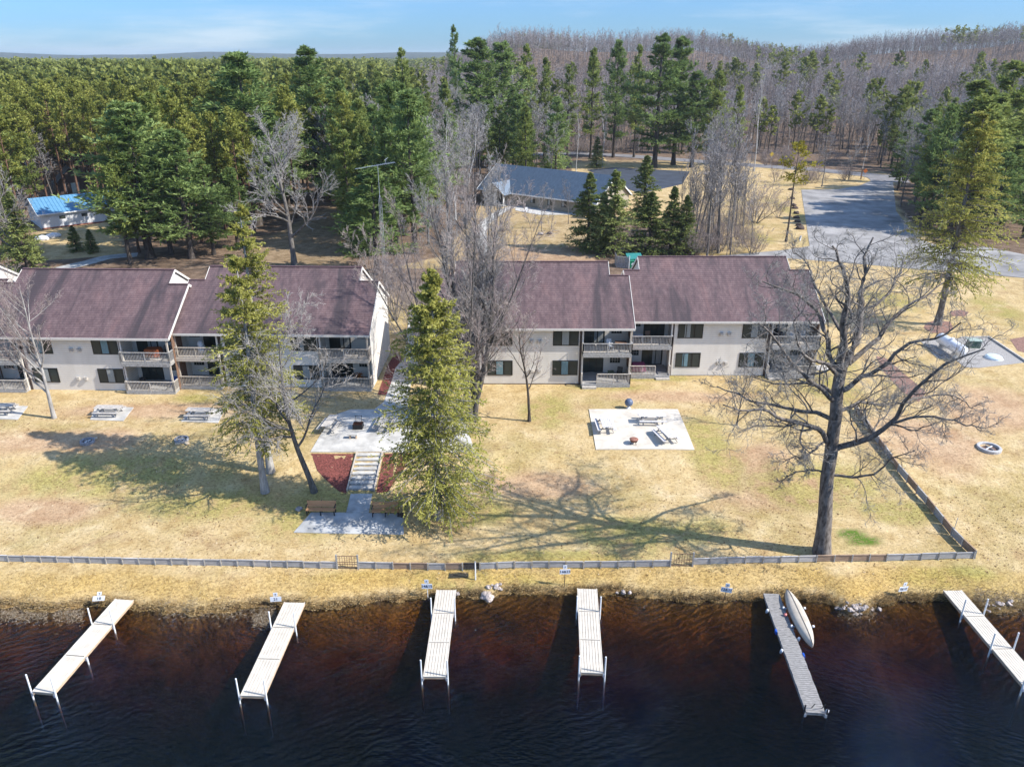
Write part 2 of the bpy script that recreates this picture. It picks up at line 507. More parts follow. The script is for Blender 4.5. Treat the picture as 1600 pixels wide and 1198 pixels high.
def make_water():
    m, nt, b = nmat('water_mat')
    nt.nodes.remove(b)
    out = nt.nodes['Material Output']
    tr = N(nt, 'ShaderNodeBsdfTransparent'); tr.inputs[0].default_value = (1, .97, .92, 1)
    gl = N(nt, 'ShaderNodeBsdfGlossy'); gl.inputs['Roughness'].default_value = .03; gl.inputs['Color'].default_value = (.15, .32, .66, 1)
    tc = N(nt, 'ShaderNodeTexCoord')
    def wavy(sc, rz, wscale, dist, dscale):
        mp = N(nt, 'ShaderNodeMapping'); mp.inputs['Scale'].default_value = sc; mp.inputs['Rotation'].default_value = (0, 0, rz)
        link(nt, tc.outputs['Object'], mp.inputs[0])
        w = N(nt, 'ShaderNodeTexWave', bands_direction='Y'); w.inputs['Scale'].default_value = wscale; w.inputs['Distortion'].default_value = dist
        w.inputs['Detail'].default_value = 3; w.inputs['Detail Scale'].default_value = dscale; w.inputs['Detail Roughness'].default_value = .6
        link(nt, mp.outputs[0], w.inputs[0])
        return w.outputs['Fac']
    w1 = wavy((1, 1, 1), math.radians(-26), .62, 8, 1.5)
    w2 = wavy((1, 1, 1), math.radians(24), .78, 8, 1.7)
    n1 = noise(nt, 4.6, 5, .65, sc=(.7, 1.7, 1))
    sel = noise(nt, .07, 2, .5)
    w = mixc(nt, w1, w2, sstep_node(nt, sel, .42, .6))
    h = math_(nt, 'ADD', math_(nt, 'MULTIPLY', w, .42), math_(nt, 'MULTIPLY', n1, 1.0))
    calm = noise(nt, .12, 3, .6)
    bp = N(nt, 'ShaderNodeBump'); bp.inputs['Distance'].default_value = .62
    link(nt, math_(nt, 'ADD', .45, math_(nt, 'MULTIPLY', sstep_node(nt, calm, .35, .6), .55)), bp.inputs['Strength'])
    link(nt, h, bp.inputs['Height'])
    link(nt, bp.outputs[0], gl.inputs['Normal'])
    fr = N(nt, 'ShaderNodeFresnel'); fr.inputs[0].default_value = 1.28
    link(nt, bp.outputs[0], fr.inputs['Normal'])
    mx = N(nt, 'ShaderNodeMixShader')
    link(nt, fr.outputs[0], mx.inputs[0]); link(nt, tr.outputs[0], mx.inputs[1]); link(nt, gl.outputs[0], mx.inputs[2])
    link(nt, mx.outputs[0], out.inputs['Surface'])
    ab = N(nt, 'ShaderNodeVolumeAbsorption'); ab.inputs[0].default_value = (.69, .50, .20, 1); ab.inputs[1].default_value = 2.15
    link(nt, ab.outputs[0], out.inputs['Volume'])
    mb = MB(); mb.box(-2500, 2500, -2500, 58, -11, 0)
    o = mb.build('water', m)
    tag(o, kind='structure')
    # lake bed beyond the ground sheet
    mb = MB(); mb.box(-2500, 2500, -2500, 14, -10.5, -9.6)
    tag(mb.build('lake_bed', plain('bed_mud', (.06, .035, .02), .9)), kind='structure')
make_water()

# ------------------------------------------------------------------ paving, mulch, roads (draped slabs and sheets)
def ear(poly): return list(range(len(poly)))
def drape(name, pp, mat, lift=.03, thick=.12, world=False, step=1.2, label=None, kind='structure', cat=None, flat=None):
    """a slab whose outline is given on the ground, cut into a grid so that it follows the terrain"""
    poly = pp if world else gpoly(pp)
    import bmesh
    bm = bmesh.new()
    vs = [bm.verts.new((x, y, 0)) for x, y in poly]
    bm.faces.new(vs)
    xs = [p[0] for p in poly]; ys = [p[1] for p in poly]
    for ax, lo, hi in ((0, min(xs), max(xs)), (1, min(ys), max(ys))):
        n = int((hi - lo) / step)
        for i in range(1, n + 1):
            co = [0, 0, 0]; co[ax] = lo + i * (hi - lo) / (n + 1)
            no = [0, 0, 0]; no[ax] = 1
            bmesh.ops.bisect_plane(bm, geom=bm.verts[:] + bm.edges[:] + bm.faces[:], plane_co=co, plane_no=no)
    bmesh.ops.triangulate(bm, faces=[f for f in bm.faces if len(f.verts) > 4])
    if sum(f.normal.z for f in bm.faces) < 0: bmesh.ops.reverse_faces(bm, faces=bm.faces[:])
    for v in bm.verts: v.co.z = (gz(v.co.x, v.co.y) if flat is None else flat) + lift
    r = bmesh.ops.extrude_face_region(bm, geom=bm.faces[:])
    top = [v for v in r['geom'] if isinstance(v, bmesh.types.BMVert)]
    for v in bm.verts:
        if v not in set(top): v.co.z -= thick
    bmesh.ops.recalc_face_normals(bm, faces=bm.faces[:])
    me = bpy.data.meshes.new(name); bm.to_mesh(me); bm.free()
    o = mkobj(name, me, mat)
    return tag(o, label, cat, None, kind)

def smooth_line(pts, n=6):
    out = []
    P = [Vector((*p, 0)) if len(p) == 2 else Vector(p) for p in pts]
    for i in range(len(P) - 1):
        p0 = P[max(i - 1, 0)]; p1 = P[i]; p2 = P[i + 1]; p3 = P[min(i + 2, len(P) - 1)]
        for k in range(n):
            t = k / n
            out.append(.5 * ((2 * p1) + (p2 - p0) * t + (2 * p0 - 5 * p1 + 4 * p2 - p3) * t * t + (3 * p1 - p0 - 3 * p2 + p3) * t ** 3))
    out.append(P[-1]); return out

# roads behind
ROAD = smooth_line([G(*p)[:2] for p in ((520, 300), (600, 268), (760, 246), (880, 240), (960, 243), (1060, 250), (1180, 259), (1280, 266), (1372, 275), (1480, 283), (1700, 300))], 8)
def ribbon(name, line, w, mat, lift):
    mb = MB(); n = len(line); L = []
    for i, p in enumerate(line):
        d = (line[min(i + 1, n - 1)] - line[max(i - 1, 0)]).normalized(); s = Vector((-d.y, d.x, 0)) * (w / 2)
        L.append((p + s, p - s))
    vs = []
    for a, b_ in L:
        for q, dz in ((a, 0), (b_, 0), (b_, -.2), (a, -.2)): vs.append((q.x, q.y, gz(q.x, q.y) + lift + dz))
    fs = []
    for i in range(n - 1):
        for j in range(4):
            a = i * 4 + j; c = i * 4 + (j + 1) % 4
            fs.append((a, a + 4, c + 4, c))
    mb.add(vs, fs)
    return tag(mb.build(name, mat), kind='structure')
plain('road_grey', (.21, .20, .20), .9, .15, .5)
ribbon('road', ROAD, 7, 'road_grey', .06)
drape('parking_lot', [(1252, 297), (1310, 296), (1345, 290), (1368, 279), (1395, 279), (1400, 330), (1432, 372), (1470, 386), (1540, 386), (1610, 400), (1620, 436), (1500, 426), (1400, 418), (1290, 408), (1232, 404), (1100, 412), (1100, 402), (1225, 391), (1265, 385)], 'asphalt', lift=.05, step=6)
ribbon('driveway', smooth_line([G(*p)[:2] for p in ((1392, 285), (1385, 279), (1372, 275))], 4), 9, 'road_grey', .075)
drape('driveway', [(918, 266), (960, 262), (1078, 268), (1066, 288), (1000, 303), (985, 297)], 'dark_asphalt', lift=.05, step=6)
ribbon('path', smooth_line([G(*p)[:2] for p in ((762, 400), (752, 375), (757, 350), (785, 330), (806, 322))], 6), 2.0, 'concrete', .05)
drape('patio', [(806, 322), (850, 320), (880, 328), (912, 330), (905, 336), (842, 336), (805, 329)], 'concrete', lift=.05, step=5)
ribbon('path', smooth_line([G(*p)[:2] for p in ((60, 428), (130, 412), (170, 402), (215, 398))], 6), 2.6, 'old_concrete', .05)
# lawn paving
drape('lower_patio', [(486, 801), (541, 801), (576, 802), (630, 803), (631, 835), (545, 834), (459, 832)], 'old_concrete', lift=.05)
drape('path', [(548, 772), (582, 772), (576, 801.6), (541, 800.6)], 'old_concrete', lift=.055)
drape('upper_patio', [(485, 706.5), (520, 650), (548, 640), (585, 640), (600, 628), (612, 596), (618, 575), (632, 560), (640, 480), (668, 480), (655, 560), (642, 600), (636, 640), (720, 640), (742, 706.5), (600, 706.5)], 'concrete', lift=.05)
drape('right_patio', [(920, 640), (1059, 640), (1085, 703), (931, 703)], 'white_concrete', lift=.07, thick=.2)
for pp in ([(150, 634), (209, 637), (193, 658), (141, 656)], [(299, 638), (352, 639), (341, 661), (283, 659)], [(-14, 633), (44, 635), (28, 656), (-32, 654)]):
    drape('paving_pad', pp, 'concrete', lift=.05)
drape('mulch_bed', [(486, 709), (553, 709), (541, 771), (531, 768), (512, 752), (496, 735)], 'mulch', lift=.03)
drape('mulch_bed', [(600, 709), (648, 709), (626, 740), (606, 768), (588, 770)], 'mulch', lift=.03)
drape('mulch_bed', [(590, 617), (606, 570), (618, 552), (636, 552), (617, 585), (610, 617)], 'mulch', lift=.03)
drape('mulch_bed', [(1368, 556), (1385, 560), (1420, 590), (1446, 612), (1436, 628), (1410, 612), (1380, 580)], 'old_mulch', lift=.02)
drape('mulch_ring', [(1447, 505), (1462, 500), (1485, 503), (1489, 512), (1478, 521), (1455, 520), (1443, 512)], 'old_mulch', lift=.02)
drape('mulch_ring', [(1484, 487), (1500, 484), (1514, 488), (1508, 494), (1488, 494)], 'old_mulch', lift=.02)
drape('mulch_ring', [(1578, 530), (1612, 524), (1650, 545), (1620, 556), (1590, 548)], 'old_mulch', lift=.02)
drape('gravel_pad', [(1438, 533), (1456, 531), (1545, 527), (1604, 566), (1530, 575), (1508, 574), (1490, 560), (1464, 560), (1450, 545)], 'gravel', lift=.04)
drape('deck_landing', [(1268, 572), (1290, 570), (1296, 578), (1272, 580)], 'concrete', lift=.05)

def stairs():
    t = thing('garden_stairs', 'concrete and timber garden steps between two red mulch beds', 'stairs', (-11.6, 51.05, 0))
    n = 8; y0, y1 = 0, 4.4; z0, z1 = gz(-11.6, 50.9), gz(-11.6, 55.5)
    for i in range(n):
        a = y0 + (y1 - y0) * i / n; c = y0 + (y1 - y0) * (i + 1) / n; z = z0 + (z1 - z0) * (i + 1) / n + .05
        MB().box(-.98, .98, a + .09, c + .002, z - .25, z).build('tread', 'concrete', t, bevel=.012)
        MB().box(-.98, .98, a, a + .088, z - .28, z + .012).build('riser', 'gray_wood', t)
    for s in (-1, 1):
        MB().bar((s * 1.04, y0 - .15, z0 + .10), (s * 1.04, y1, z1 + .12), .09, .22).build('side_rail', 'post_beige', t)
stairs()

# ------------------------------------------------------------------ low board fence
def fence(pp, label, panel_px, mats, group='low grey board fences along the shore', h=.5):
    pts = [G(*p) for p in pp]
    base = pts[0].copy()
    t = thing('board_fence', label, 'fence', base, group=group)
    # resample
    seg = [(pts[i], pts[i + 1]) for i in range(len(pts) - 1)]
    tot = sum((b - a).length for a, b in seg); n = max(1, round(tot / panel_px))
    def at(s):
        for a, b in seg:
            l = (b - a).length
            if s <= l + 1e-6: return a.lerp(b, s / l)
            s -= l
        return seg[-1][1]
    P = [at(tot * i / n) for i in range(n + 1)]
    for i in range(n):
        a, b = P[i] - base, P[i + 1] - base
        d = (b - a).normalized(); a2 = a + d * .05; b2 = b - d * .05
        dz = RND.uniform(-.02, .03)
        mat = mats[i % len(mats)] if not isinstance(mats, dict) else mats.get(i, mats['d'])
        m = MB()
        for k in range(3):
            z = .035 + k * (h - .05) / 3 + dz
            m.bar(a2 + Vector((0, 0, z + .075)), b2 + Vector((0, 0, z + .075)), .03, (h - .05) / 3 - .012)
        m.bar(a2 + Vector((0, 0, h + dz)), b2 + Vector((0, 0, h + dz)), .09, .035)
        m.build('panel', mat, t)
    for i in range(n + 1):
        p = P[i] - base
        MB().box(p.x - .035, p.x + .035, p.y - .07, p.y - .0, p.z - .2, p.z + h + .04 + RND.uniform(-.02, .05)).build('post', 'gray_wood', t)
    return t
plain('fence_grey', (.40, .385, .37), .9, .22, 3, sc=(.6, 1, 8), bmp=.2)
plain('fence_brown', (.34, .24, .17), .9, .25, 3, sc=(.6, 1, 8), bmp=.2)
plain('fence_pale', (.50, .47, .44), .9, .2, 3, sc=(.6, 1, 8), bmp=.2)
plain('fence_dark', (.07, .06, .055), .9, .3, 3)
fence([(-60, 875), (0, 877), (200, 881), (400, 885), (527, 888)], 'long grey low board fence running to the frame edge from the western gate', 1.13, ['fence_grey', 'fence_grey', 'fence_pale', 'fence_grey'])
fence([(560, 888), (680, 890), (762, 889), (800, 887), (920, 887), (1047, 885)], 'low board fence between the two wire gates with one dark panel', 1.15, {'d': 'fence_grey', 2: 'fence_brown', 3: 'fence_brown', 5: 'fence_brown', 6: 'fence_dark', 9: 'fence_pale'})
fence([(1082, 882), (1140, 880), (1262, 878), (1320, 877), (1420, 875), (1520, 872)], 'low board fence passing the foot of the big oak to the corner', 1.16, {'d': 'fence_grey', 5: 'fence_pale', 6: 'fence_pale', 7: 'fence_brown', 8: 'fence_brown', 9: 'fence_brown', 10: 'fence_brown'})
fence([(1522, 872), (1490, 842), (1445, 785), (1400, 733), (1368, 688), (1335, 640)], 'low board fence climbing the lawn from the shore corner', 1.3, ['fence_brown', 'fence_grey'], h=.62)

def gate(px0, px1, py, label):
    a, b = G(px0, py), G(px1, py + .6)
    t = thing('wire_gate', label, 'gate', a, group='wire gates in the low shore fence')
    d = b - a; L = d.length; H = .98
    rz = math.atan2(d.y, d.x); t.rotation_euler = (0, 0, rz)
    for x in (0, L): MB().box(x - .05, x + .05, -.05, .05, -.2, H + .12).build('post', 'gray_wood', t)
    m = MB()
    for z in (.06, .34, .5, H): m.box(.06, L - .06, -.015, .015, z, z + .035)
    m.build('frame', 'brown_wood', t)
    m = MB(); n = 8
    for i in range(1, n): x = .06 + (L - .12) * i / n; m.box(x - .012, x + .012, -.012, .012, .06, H)
    m.build('picket', 'brown_wood', t)
gate(527, 560, 888, 'brown picket wire gate in the shore fence below the benches')
gate(1047, 1082, 884, 'brown picket wire gate in the shore fence nearest the big oak')

# ------------------------------------------------------------------ docks
def dock(corners, z, label, posts, group='white sectional boat docks', mat='white_deck', edge='tan_edge', nsec=3, wood=False, secs=None):
    fl, fr, nr, nl = [Vector(on_z(a, b, z)) for a, b in corners]
    far = (fl + fr) / 2; near = (nl + nr) / 2
    d = far - near; L = d.length
    W = ((fr - fl).length + (nr - nl).length) / 2 * .97
    rz = math.atan2(d.y, d.x) - math.pi / 2
    t = thing('boat_dock', label, 'dock', (near.x, near.y, 0), rz, group)   # local +y runs to the shore
    secs = secs or [0, .36, .70, 1]
    for a, b in zip(secs[:-1], secs[1:]):
        y0, y1 = L * a + .006, L * b - .006
        m = MB()
        if wood:
            n = int((y1 - y0) / .145)
            for i in range(n):
                ya = y0 + (y1 - y0) * i / n
                j = RND.uniform(-.012, .012)
                m.box(-W / 2 + j, W / 2 + j, ya, ya + (y1 - y0) / n - .014, z - .04, z + RND.uniform(-.004, .004))
            m.build('deck_section', mat, t)
        else:
            n = 7
            for i in range(n):
                xa = -W / 2 + .05 + (W - .1) * i / n
                m.box(xa + .014, xa + (W - .1) / n - .014, y0 + .05, y1 - .05, z - .035, z)
            m.box(-W / 2 + .02, W / 2 - .02, y0 + .02, y1 - .02, z - .075, z - .037)
            for s in (-1, 1): m.box(s * W / 2 - (.05 if s > 0 else 0), s * W / 2 + (.05 if s < 0 else 0), y0, y1, z - .04, z + .004)
            m.box(-W / 2 + .05, W / 2 - .05, y0, y0 + .05, z - .04, z + .002)
            m.build('deck_section', mat, t)
    m = MB()
    hh = .16 if not wood else .2
    for s in (-1, 1): m.box(s * (W / 2 - .05) - .025, s * (W / 2 - .05) + .025, .01, L, z - .076 - hh, z - .076)
    for k in range(7): yy = .03 + (L - .1) * k / 6; m.box(-W / 2 + .08, W / 2 - .08, yy, yy + .04, z - .2, z - .078)
    m.build('frame', edge, t)
    for (s, f, top) in posts:
        x = s * (W / 2 + .085); y = max(.04, L * f)
        m = MB().tube([(x, y, -2.6), (x, y, top)], .045, 8)
        o = m.build('post', 'white_metal' if not wood else 'black_metal', t, smooth=False)
        b = MB().box(min(x, s * (W / 2 - .02)) - .0, max(x, s * (W / 2 - .02)), y - .07, y + .07, z - .30, z - .10)
        b.build('bracket', 'galvanised', o if False else t)
    return t, L, W
P4 = lambda top=1.72: [(-1, 0, top), (1, 0, top), (-1, .70, top), (1, .70, top)]
dock([(180, 935), (209, 936), (84, 1083), (49, 1079)], .6, 'white dock slanting farthest west with tan edge and four pipes', P4() + [(1, .36, .5)])
dock([(445, 938), (476, 942), (413, 1089), (375, 1084)], .6, 'white ribbed dock second from the west, beside a crooked shore sign', P4())
dock([(682, 921), (713, 920), (698, 1058), (660, 1055)], .6, 'white ribbed dock beside the rock, behind it the white post', P4())
dock([(902, 918), (933, 919.5), (944, 1051), (906, 1050)], .6, 'white ribbed dock pointing straight out below the second gate', P4())
dock([(1473, 921.5), (1503, 921), (1636, 1074), (1600, 1072)], .6, 'plain white dock running out of frame at the eastern shore', [(-1, .0, 1.72), (-1, .36, 1.72), (-1, .72, 1.72), (1, .0, 1.72), (1, .36, 1.72), (1, .72, 1.72)])
td, L5, W5 = dock([(1193, 927), (1217, 926.5), (1291, 1113), (1259, 1113)], .5, 'narrow weathered grey plank dock beside the upturned canoe', [(-1, -.0, .95), (1, .0, .75)], group=None, mat='weathered_wood', edge='weathered_wood', wood=True, secs=[0, .33, .60, 1])
for (s, f, m_) in ((-1, .83, 'plastic_white'), (-1, .47, 'plastic_white'), (1, .58, 'plastic_white'), (1, .02, 'plastic_white')):
    x = s * (W5 / 2 + .13)
    MB().lathe([(.03, -.2), (.075, -.17), (.085, 0), (.075, .17), (.03, .2)], (0, 0, 0), 12, Matrix.Translation((x, L5 * f, .42)) @ Matrix.Rotation(.35, 4, 'X')).build('bumper', m_, td, smooth=True)
for (s, f) in ((-1, .64), (1, .44)):
    x = s * (W5 / 2 + .04)
    MB().box(x - .05, x + .05, L5 * f - .14, L5 * f + .14, .30, .53).build('strap', 'blue_plastic', td)
for x in (-.15, .38): MB().tube([(x, .35, .42), (x + .06, .12, .98)], .022, 6).build('rod', 'black_metal', td)

def canoe():
    a = Vector(on_z(1230, 915, 1.0)); b = Vector(on_z(1270, 1006, .82))
    d = b - a; L = d.length; rz = math.atan2(d.y, d.x)
    t = thing('canoe', 'upturned grey beige canoe resting on a rack beside the grey plank dock', 'canoe', ((a.x + b.x) / 2, (a.y + b.y) / 2, .62), rz)
    n, k = 25, 12; vs = []
    for i in range(n):
        u = -1 + 2 * i / (n - 1)
        w = .47 * max(0, 1 - abs(u) ** 2.3) ** .75 + .012
        hgt = .36 + .10 * u * u
        for j in range(k + 1):
            th = math.pi * j / k
            yy = -math.cos(th) * w
            zz = (math.sin(th) ** .62) * hgt * (.55 + .45 * (1 - abs(u) ** 4)) + .03 * abs(u)
            vs.append((u * L / 2, yy, zz - .10 * u * u))
    fs = [(i * (k + 1) + j, i * (k + 1) + j + 1, (i + 1) * (k + 1) + j + 1, (i + 1) * (k + 1) + j) for i in range(n - 1) for j in range(k)]
    me = bpy.data.meshes.new('hull'); me.from_pydata(vs, [], [tuple(reversed(f)) for f in fs]); me.update()
    o = mkobj('hull', me, 'canoe_grey', t, smooth=True)
    so = o.modifiers.new('t', 'SOLIDIFY'); so.thickness = .02
    kp = []
    for i in range(n):
        j = k // 2; v = vs[i * (k + 1) + j]; kp.append((v[0], v[1], v[2] + .012))
    MB().tube(kp, .016, 6).build('keel', 'dark_metal', t)
    for s in (0, k):
        gp = [vs[i * (k + 1) + s] for i in range(n)]
        MB().tube(gp, .022, 6).build('gunwale', 'brown_trim', t)
    r = thing('canoe_rack', 'low metal rack with small pads carrying the upturned canoe', 'rack', ((a.x + b.x) / 2, (a.y + b.y) / 2, 0), rz)
    for u in (-.9, .75):
        MB().bar((u, -.62, .56), (u, .62, .56), .06, .06).build('crossbar', 'galvanised', r)
        for s in (-1, 1):
            MB().tube([(u, s * .5, -1.8), (u, s * .5, .55)], .03, 8).build('leg', 'galvanised', r)
            MB().lathe([(.05, -.07), (.08, -.05), (.08, .05), (.05, .07)], (0, 0, 0), 10, Matrix.Translation((u, s * .64, .60)) @ Matrix.Rotation(1.57, 4, 'X')).build('pad', 'plastic_white', r)
canoe()
p = Vector(on_z(1227, 961, .55))
bo = thing('float_ball', 'small pink float ball on the grey plank dock', 'float', (p.x, p.y, .5))
MB().lathe([(.01, 0), (.07, .02), (.105, .08), (.105, .13), (.07, .18), (.02, .205)], k=14).build('ball', 'pink_plastic', bo, smooth=True)
MB().tube([(0, 0, .2), (0, 0, .24)], .018, 6).build('eyelet', 'dark_metal', bo)

# ------------------------------------------------------------------ shore signs
def text(body, size, loc, parent, rot=(math.pi / 2, 0, 0), mat='sign_ink', name='lettering'):
    c = bpy.data.curves.new(name, 'FONT'); c.body = body; c.size = size; c.align_x = 'CENTER'; c.align_y = 'CENTER'; c.extrude = .002; c.offset = size * .012
    c.materials.append(MATS[mat])
    q = bpy.data.objects.new('tmp', c); COL.objects.link(q); dg = bpy.context.evaluated_depsgraph_get()
    me = bpy.data.meshes.new_from_object(q.evaluated_get(dg)); bpy.data.objects.remove(q); me.name = name
    if not me.materials: me.materials.append(MATS[mat])
    o = bpy.data.objects.new(name, me); COL.objects.link(o); o.location = loc; o.rotation_euler = rot; o.parent = parent
    return o
def sign(px, py, h, words_, rz, tilt, label, postmat='black_metal'):
    p = G(px, py); z0 = min(p.z, .1)
    t = thing('shore_sign', label, 'sign', (p.x, p.y, p.z), rz, 'numbered white signs along the shore')
    t.rotation_euler = (tilt * .3, tilt, rz)
    MB().tube([(0, .02, -.9), (0, .02, h)], .022, 6).build('post', postmat, t)
    for (z, w, hh, tx, sz, nm) in ((h - .60, .68, .36, words_[0], .27, 'number_panel'), (h - .18, .26, .26, words_[1], .17, 'small_panel')):
        pn = MB().box(-w / 2, w / 2, -.022, -.002, z, z + hh).build(nm, 'sign_white', t)
        if tx: text(tx, sz, (0, -.027, z + hh / 2), pn)
sign(152, 951, 1.25, ('18', '9'), .5, .28, 'pale blue number sign leaning back beside the westernmost dock')
sign(432, 949, 1.1, ('21', '8'), .15, .05, 'tilted white number sign at the foot of the second dock')
sign(669, 938, 1.55, ('14&15', '7'), -.05, -.03, 'white number sign standing beside the dock near the rock', 'white_metal')
sign(882, 917, 1.65, ('14&23', '5'), .05, 0, 'white number sign on a black post below the second gate')
sign(1131, 938, 1.3, ('12&11', '4'), -.15, .08, 'white number sign alone in the shallows before the plank dock')
sign(1404, 938, 1.35, ('9&10', '2'), .3, .12, 'blue tinted number sign leaning beside the stony point')

def rock(name, label, p, r, mat='stone', seed=0, cat='rock', group=None, sq=(1, 1, .7)):
    import bmesh
    rr = random.Random(seed)
    bm = bmesh.new(); bmesh.ops.create_icosphere(bm, subdivisions=3, radius=1)
    for v in bm.verts:
        n = v.co.normalized()
        k = 1 + .22 * math.sin(n.x * 3.1 + seed) * math.cos(n.y * 2.7 + seed * 1.3) + .14 * math.sin(n.z * 5 + n.x * 4 + seed * 2) + rr.uniform(-.05, .05)
        v.co = Vector((n.x * k * r * sq[0], n.y * k * r * sq[1], n.z * k * r * sq[2]))
    me = bpy.data.meshes.new(name); bm.to_mesh(me); bm.free()
    o = mkobj(name, me, mat); o.location = (p[0], p[1], p[2] + r * sq[2] * .35); o.rotation_euler = (0, 0, seed)
    return tag(o, label, cat, group)
rock('boulder', 'pale craggy boulder at the waterline between the middle docks', on_z(761, 933, .05), .42, seed=3, mat=plain('pale_stone', (.50, .42, .37), .9, .35, 6, bmp=.5))
rock('boulder', 'rounded grey boulder beside the western slatted bench', G(467, 796), .24, seed=5)
rock('boulder', 'dark brown boulder at the patio corner beside the eastern bench', G(627, 806), .25, seed=8, mat=plain('dark_stone', (.09, .065, .055), .9, .3, 5))
i = 0
for (cx, cy, n, sx, sy) in ((1338, 951, 44, 22, 6.5), (775, 918, 12, 16, 5), (705, 928, 6, 15, 1.5), (1555, 945, 14, 30, 8), (975, 926, 5, 20, 2)):
    for k in range(n):
        px, py = cx + RND.gauss(0, sx * .6), cy + RND.gauss(0, sy * .55)
        q = G(px, py)
        where = {1338: 'stone heaped on the stony point in the shallows', 775: 'small pale stone on the bank behind the craggy boulder', 705: 'small stone at the waterline beside the middle dock',
                 1555: 'small stone in the brushy bank by the easternmost dock', 975: 'small stone at the waterline beside the straight dock'}[cx]
        rock('shore_stone', where, (q.x, q.y, max(q.z, -.05)), RND.uniform(.06, .17), 'pale_stone' if RND.random() < .5 else 'stone', seed=i, cat='stone', group=where); i += 1
# white post, grate, stick
p = G(743, 905)
t = thing('marker_post', 'white metal post standing just outside the shore fence', 'post', p)
MB().tube([(0, 0, -.2), (0, 0, 1.35)], .045, 8).build('post', 'white_metal', t); MB().tube([(0, 0, 1.352), (0, 0, 1.40)], .055, 8).build('cap', 'galvanised', t)
p = G(717, 898)
t = thing('ground_grate', 'flat dark mesh mat lying on the grass beside the white post', 'mat', (p.x, p.y, p.z + .02), .05)
m = MB()
for i in range(13): m.box(-.62 + i * .1, -.60 + i * .1, -.28, .28, .02, .035)
for i in range(7): m.box(-.62, .62, -.28 + i * .09, -.265 + i * .09, .034, .045)
m.build('mesh', 'dark_metal', t); MB().box(-.64, .64, -.30, .30, 0, .018).build('base', plain('dark_mat', (.09, .085, .05), .9), t)
p = G(1487, 838)
t = thing('metal_stake', 'thin grey stake leaning beside the fence near the shore corner', 'stake', p)
MB().tube([(0, 0, -.1), (.12, .05, 1.5)], .028, 6).build('stake', 'galvanised', t)

# ------------------------------------------------------------------ lawn furniture
def picnic(label, loc, rz, group, top='pale_wood', L=2.35, tmpl=[None]):
    t = thing('picnic_table', label, 'picnic table', loc, rz, group)
    m = MB()
    for i in range(5): y = -.38 + i * .155; m.box(-L / 2, L / 2, y, y + .14, .72, .76)
    m.build('table_top', top, t)
    for s in (-1, 1):
        m = MB()
        for k in (0, 1):
            y = s * .62 + (s * .13 * k) - .06; m.box(-L / 2, L / 2, y, y + .12, .42, .46)
        m.build('bench_seat', top, t)
    for x in (-L / 2 + .35, L / 2 - .35):
        for s in (-1, 1): MB().bar((x, s * .2, .71), (x, s * .66, .0), .045, .10, up=(1, 0, 0)).build('leg', 'gray_wood', t)
        m = MB(); m.box(x + .03, x + .07, -.76, .76, .32, .41); m.box(x + .03, x + .07, -.36, .36, .63, .715); m.build('cross_beam', 'gray_wood', t)
    MB().bar((-L / 2 + .38, 0, .36), (-.1, 0, .70), .04, .08).build('brace', 'gray_wood', t)
    MB().bar((L / 2 - .38, 0, .36), (.1, 0, .70), .04, .08).build('brace', 'gray_wood', t)
    return t
def onpad(px, py, lift=.055): p = G(px, py); return (p.x, p.y, p.z + lift)
picnic('grey picnic table cut by the frame edge on a concrete pad', onpad(4, 645), .02, None)
picnic('grey picnic table on the middle lawn pad above the first fire ring', onpad(172, 648), -.02, None)
picnic('grey picnic table on the lawn pad beside the twin yellow-green trees', onpad(314, 652), -.02, None)
picnic('weathered picnic table under bare branches on the patio above the steps', onpad(516, 670), math.pi / 2 - .12, None)
picnic('picnic table standing along the patio east of the black grill', onpad(601, 668), math.pi / 2 - .1, None)
plain('silver_wood', (.62, .60, .60), .8, .15, 5)
picnic('pale picnic table at the western side of the white patio', onpad(945, 671, .075), math.pi / 2 + .05, None, 'silver_wood')
picnic('pale picnic table lengthways at the back of the white patio', onpad(1018, 661, .075), -.02, None, 'silver_wood')
picnic('pale picnic table turned askew at the eastern side of the white patio', onpad(1040, 687, .075), math.pi / 2 + .28, None, 'silver_wood')

def fire_ring(px, py, r, label, matr, inner):
    p = G(px, py)
    t = thing('fire_ring', label, 'fire ring', p, px * .1)
    m = MB().lathe([(r, -.05), (r * 1.02, .16), (r * .97, .22), (r * .80, .22), (r * .77, .17), (r * .77, -.05)], k=28)
    m.build('ring', matr, t, smooth=False)
    MB().lathe([(r * .75, .0), (r * .5, .04), (.05, .06)], k=20).build('ash_bed', inner, t)
    for a in (0, 1.3):
        MB().tube([(math.cos(a) * r * .5, math.sin(a) * r * .5, .10), (-math.cos(a) * r * .45, -math.sin(a) * r * .4, .13)], .05, 7).build('log', 'gray_wood' if a else 'plastic_white', t)
    return t
plain('ash', (.04, .04, .045), .95, .4)
plain('ring_grey', (.30, .30, .32), .9, .3, 6)
fire_ring(137, 691, .58, 'round grey fire ring on the lawn with a pale block beside it', 'ring_grey', 'ash')
fire_ring(284, 688, .58, 'round grey fire ring on the lawn with two tan blocks before it', 'ring_grey', 'ash')
fire_ring(1545, 701, .92, 'wide pale concrete fire ring on the eastern lawn', plain('ring_pale', (.48, .47, .46), .9, .15), plain('ash_brown', (.16, .10, .08), .95, .4))
def block(px, py, label, rz, s=(.22, .14, .14)):
    p = G(px, py)
    o = MB().box(-s[0], s[0], -s[1], s[1], 0, s[2]).build('stone_block', plain('tan_block', (.52, .42, .30), .9, .2, 5), None, bevel=.03)
    o.location = (p.x, p.y, p.z); o.rotation_euler = (0, 0, rz); tag(o, label, 'block')
block(148, 686, 'pale stone block lying beside the western fire ring', .6)
block(278, 694, 'tan stone block before the second fire ring, the one nearer the water steps path', .3)
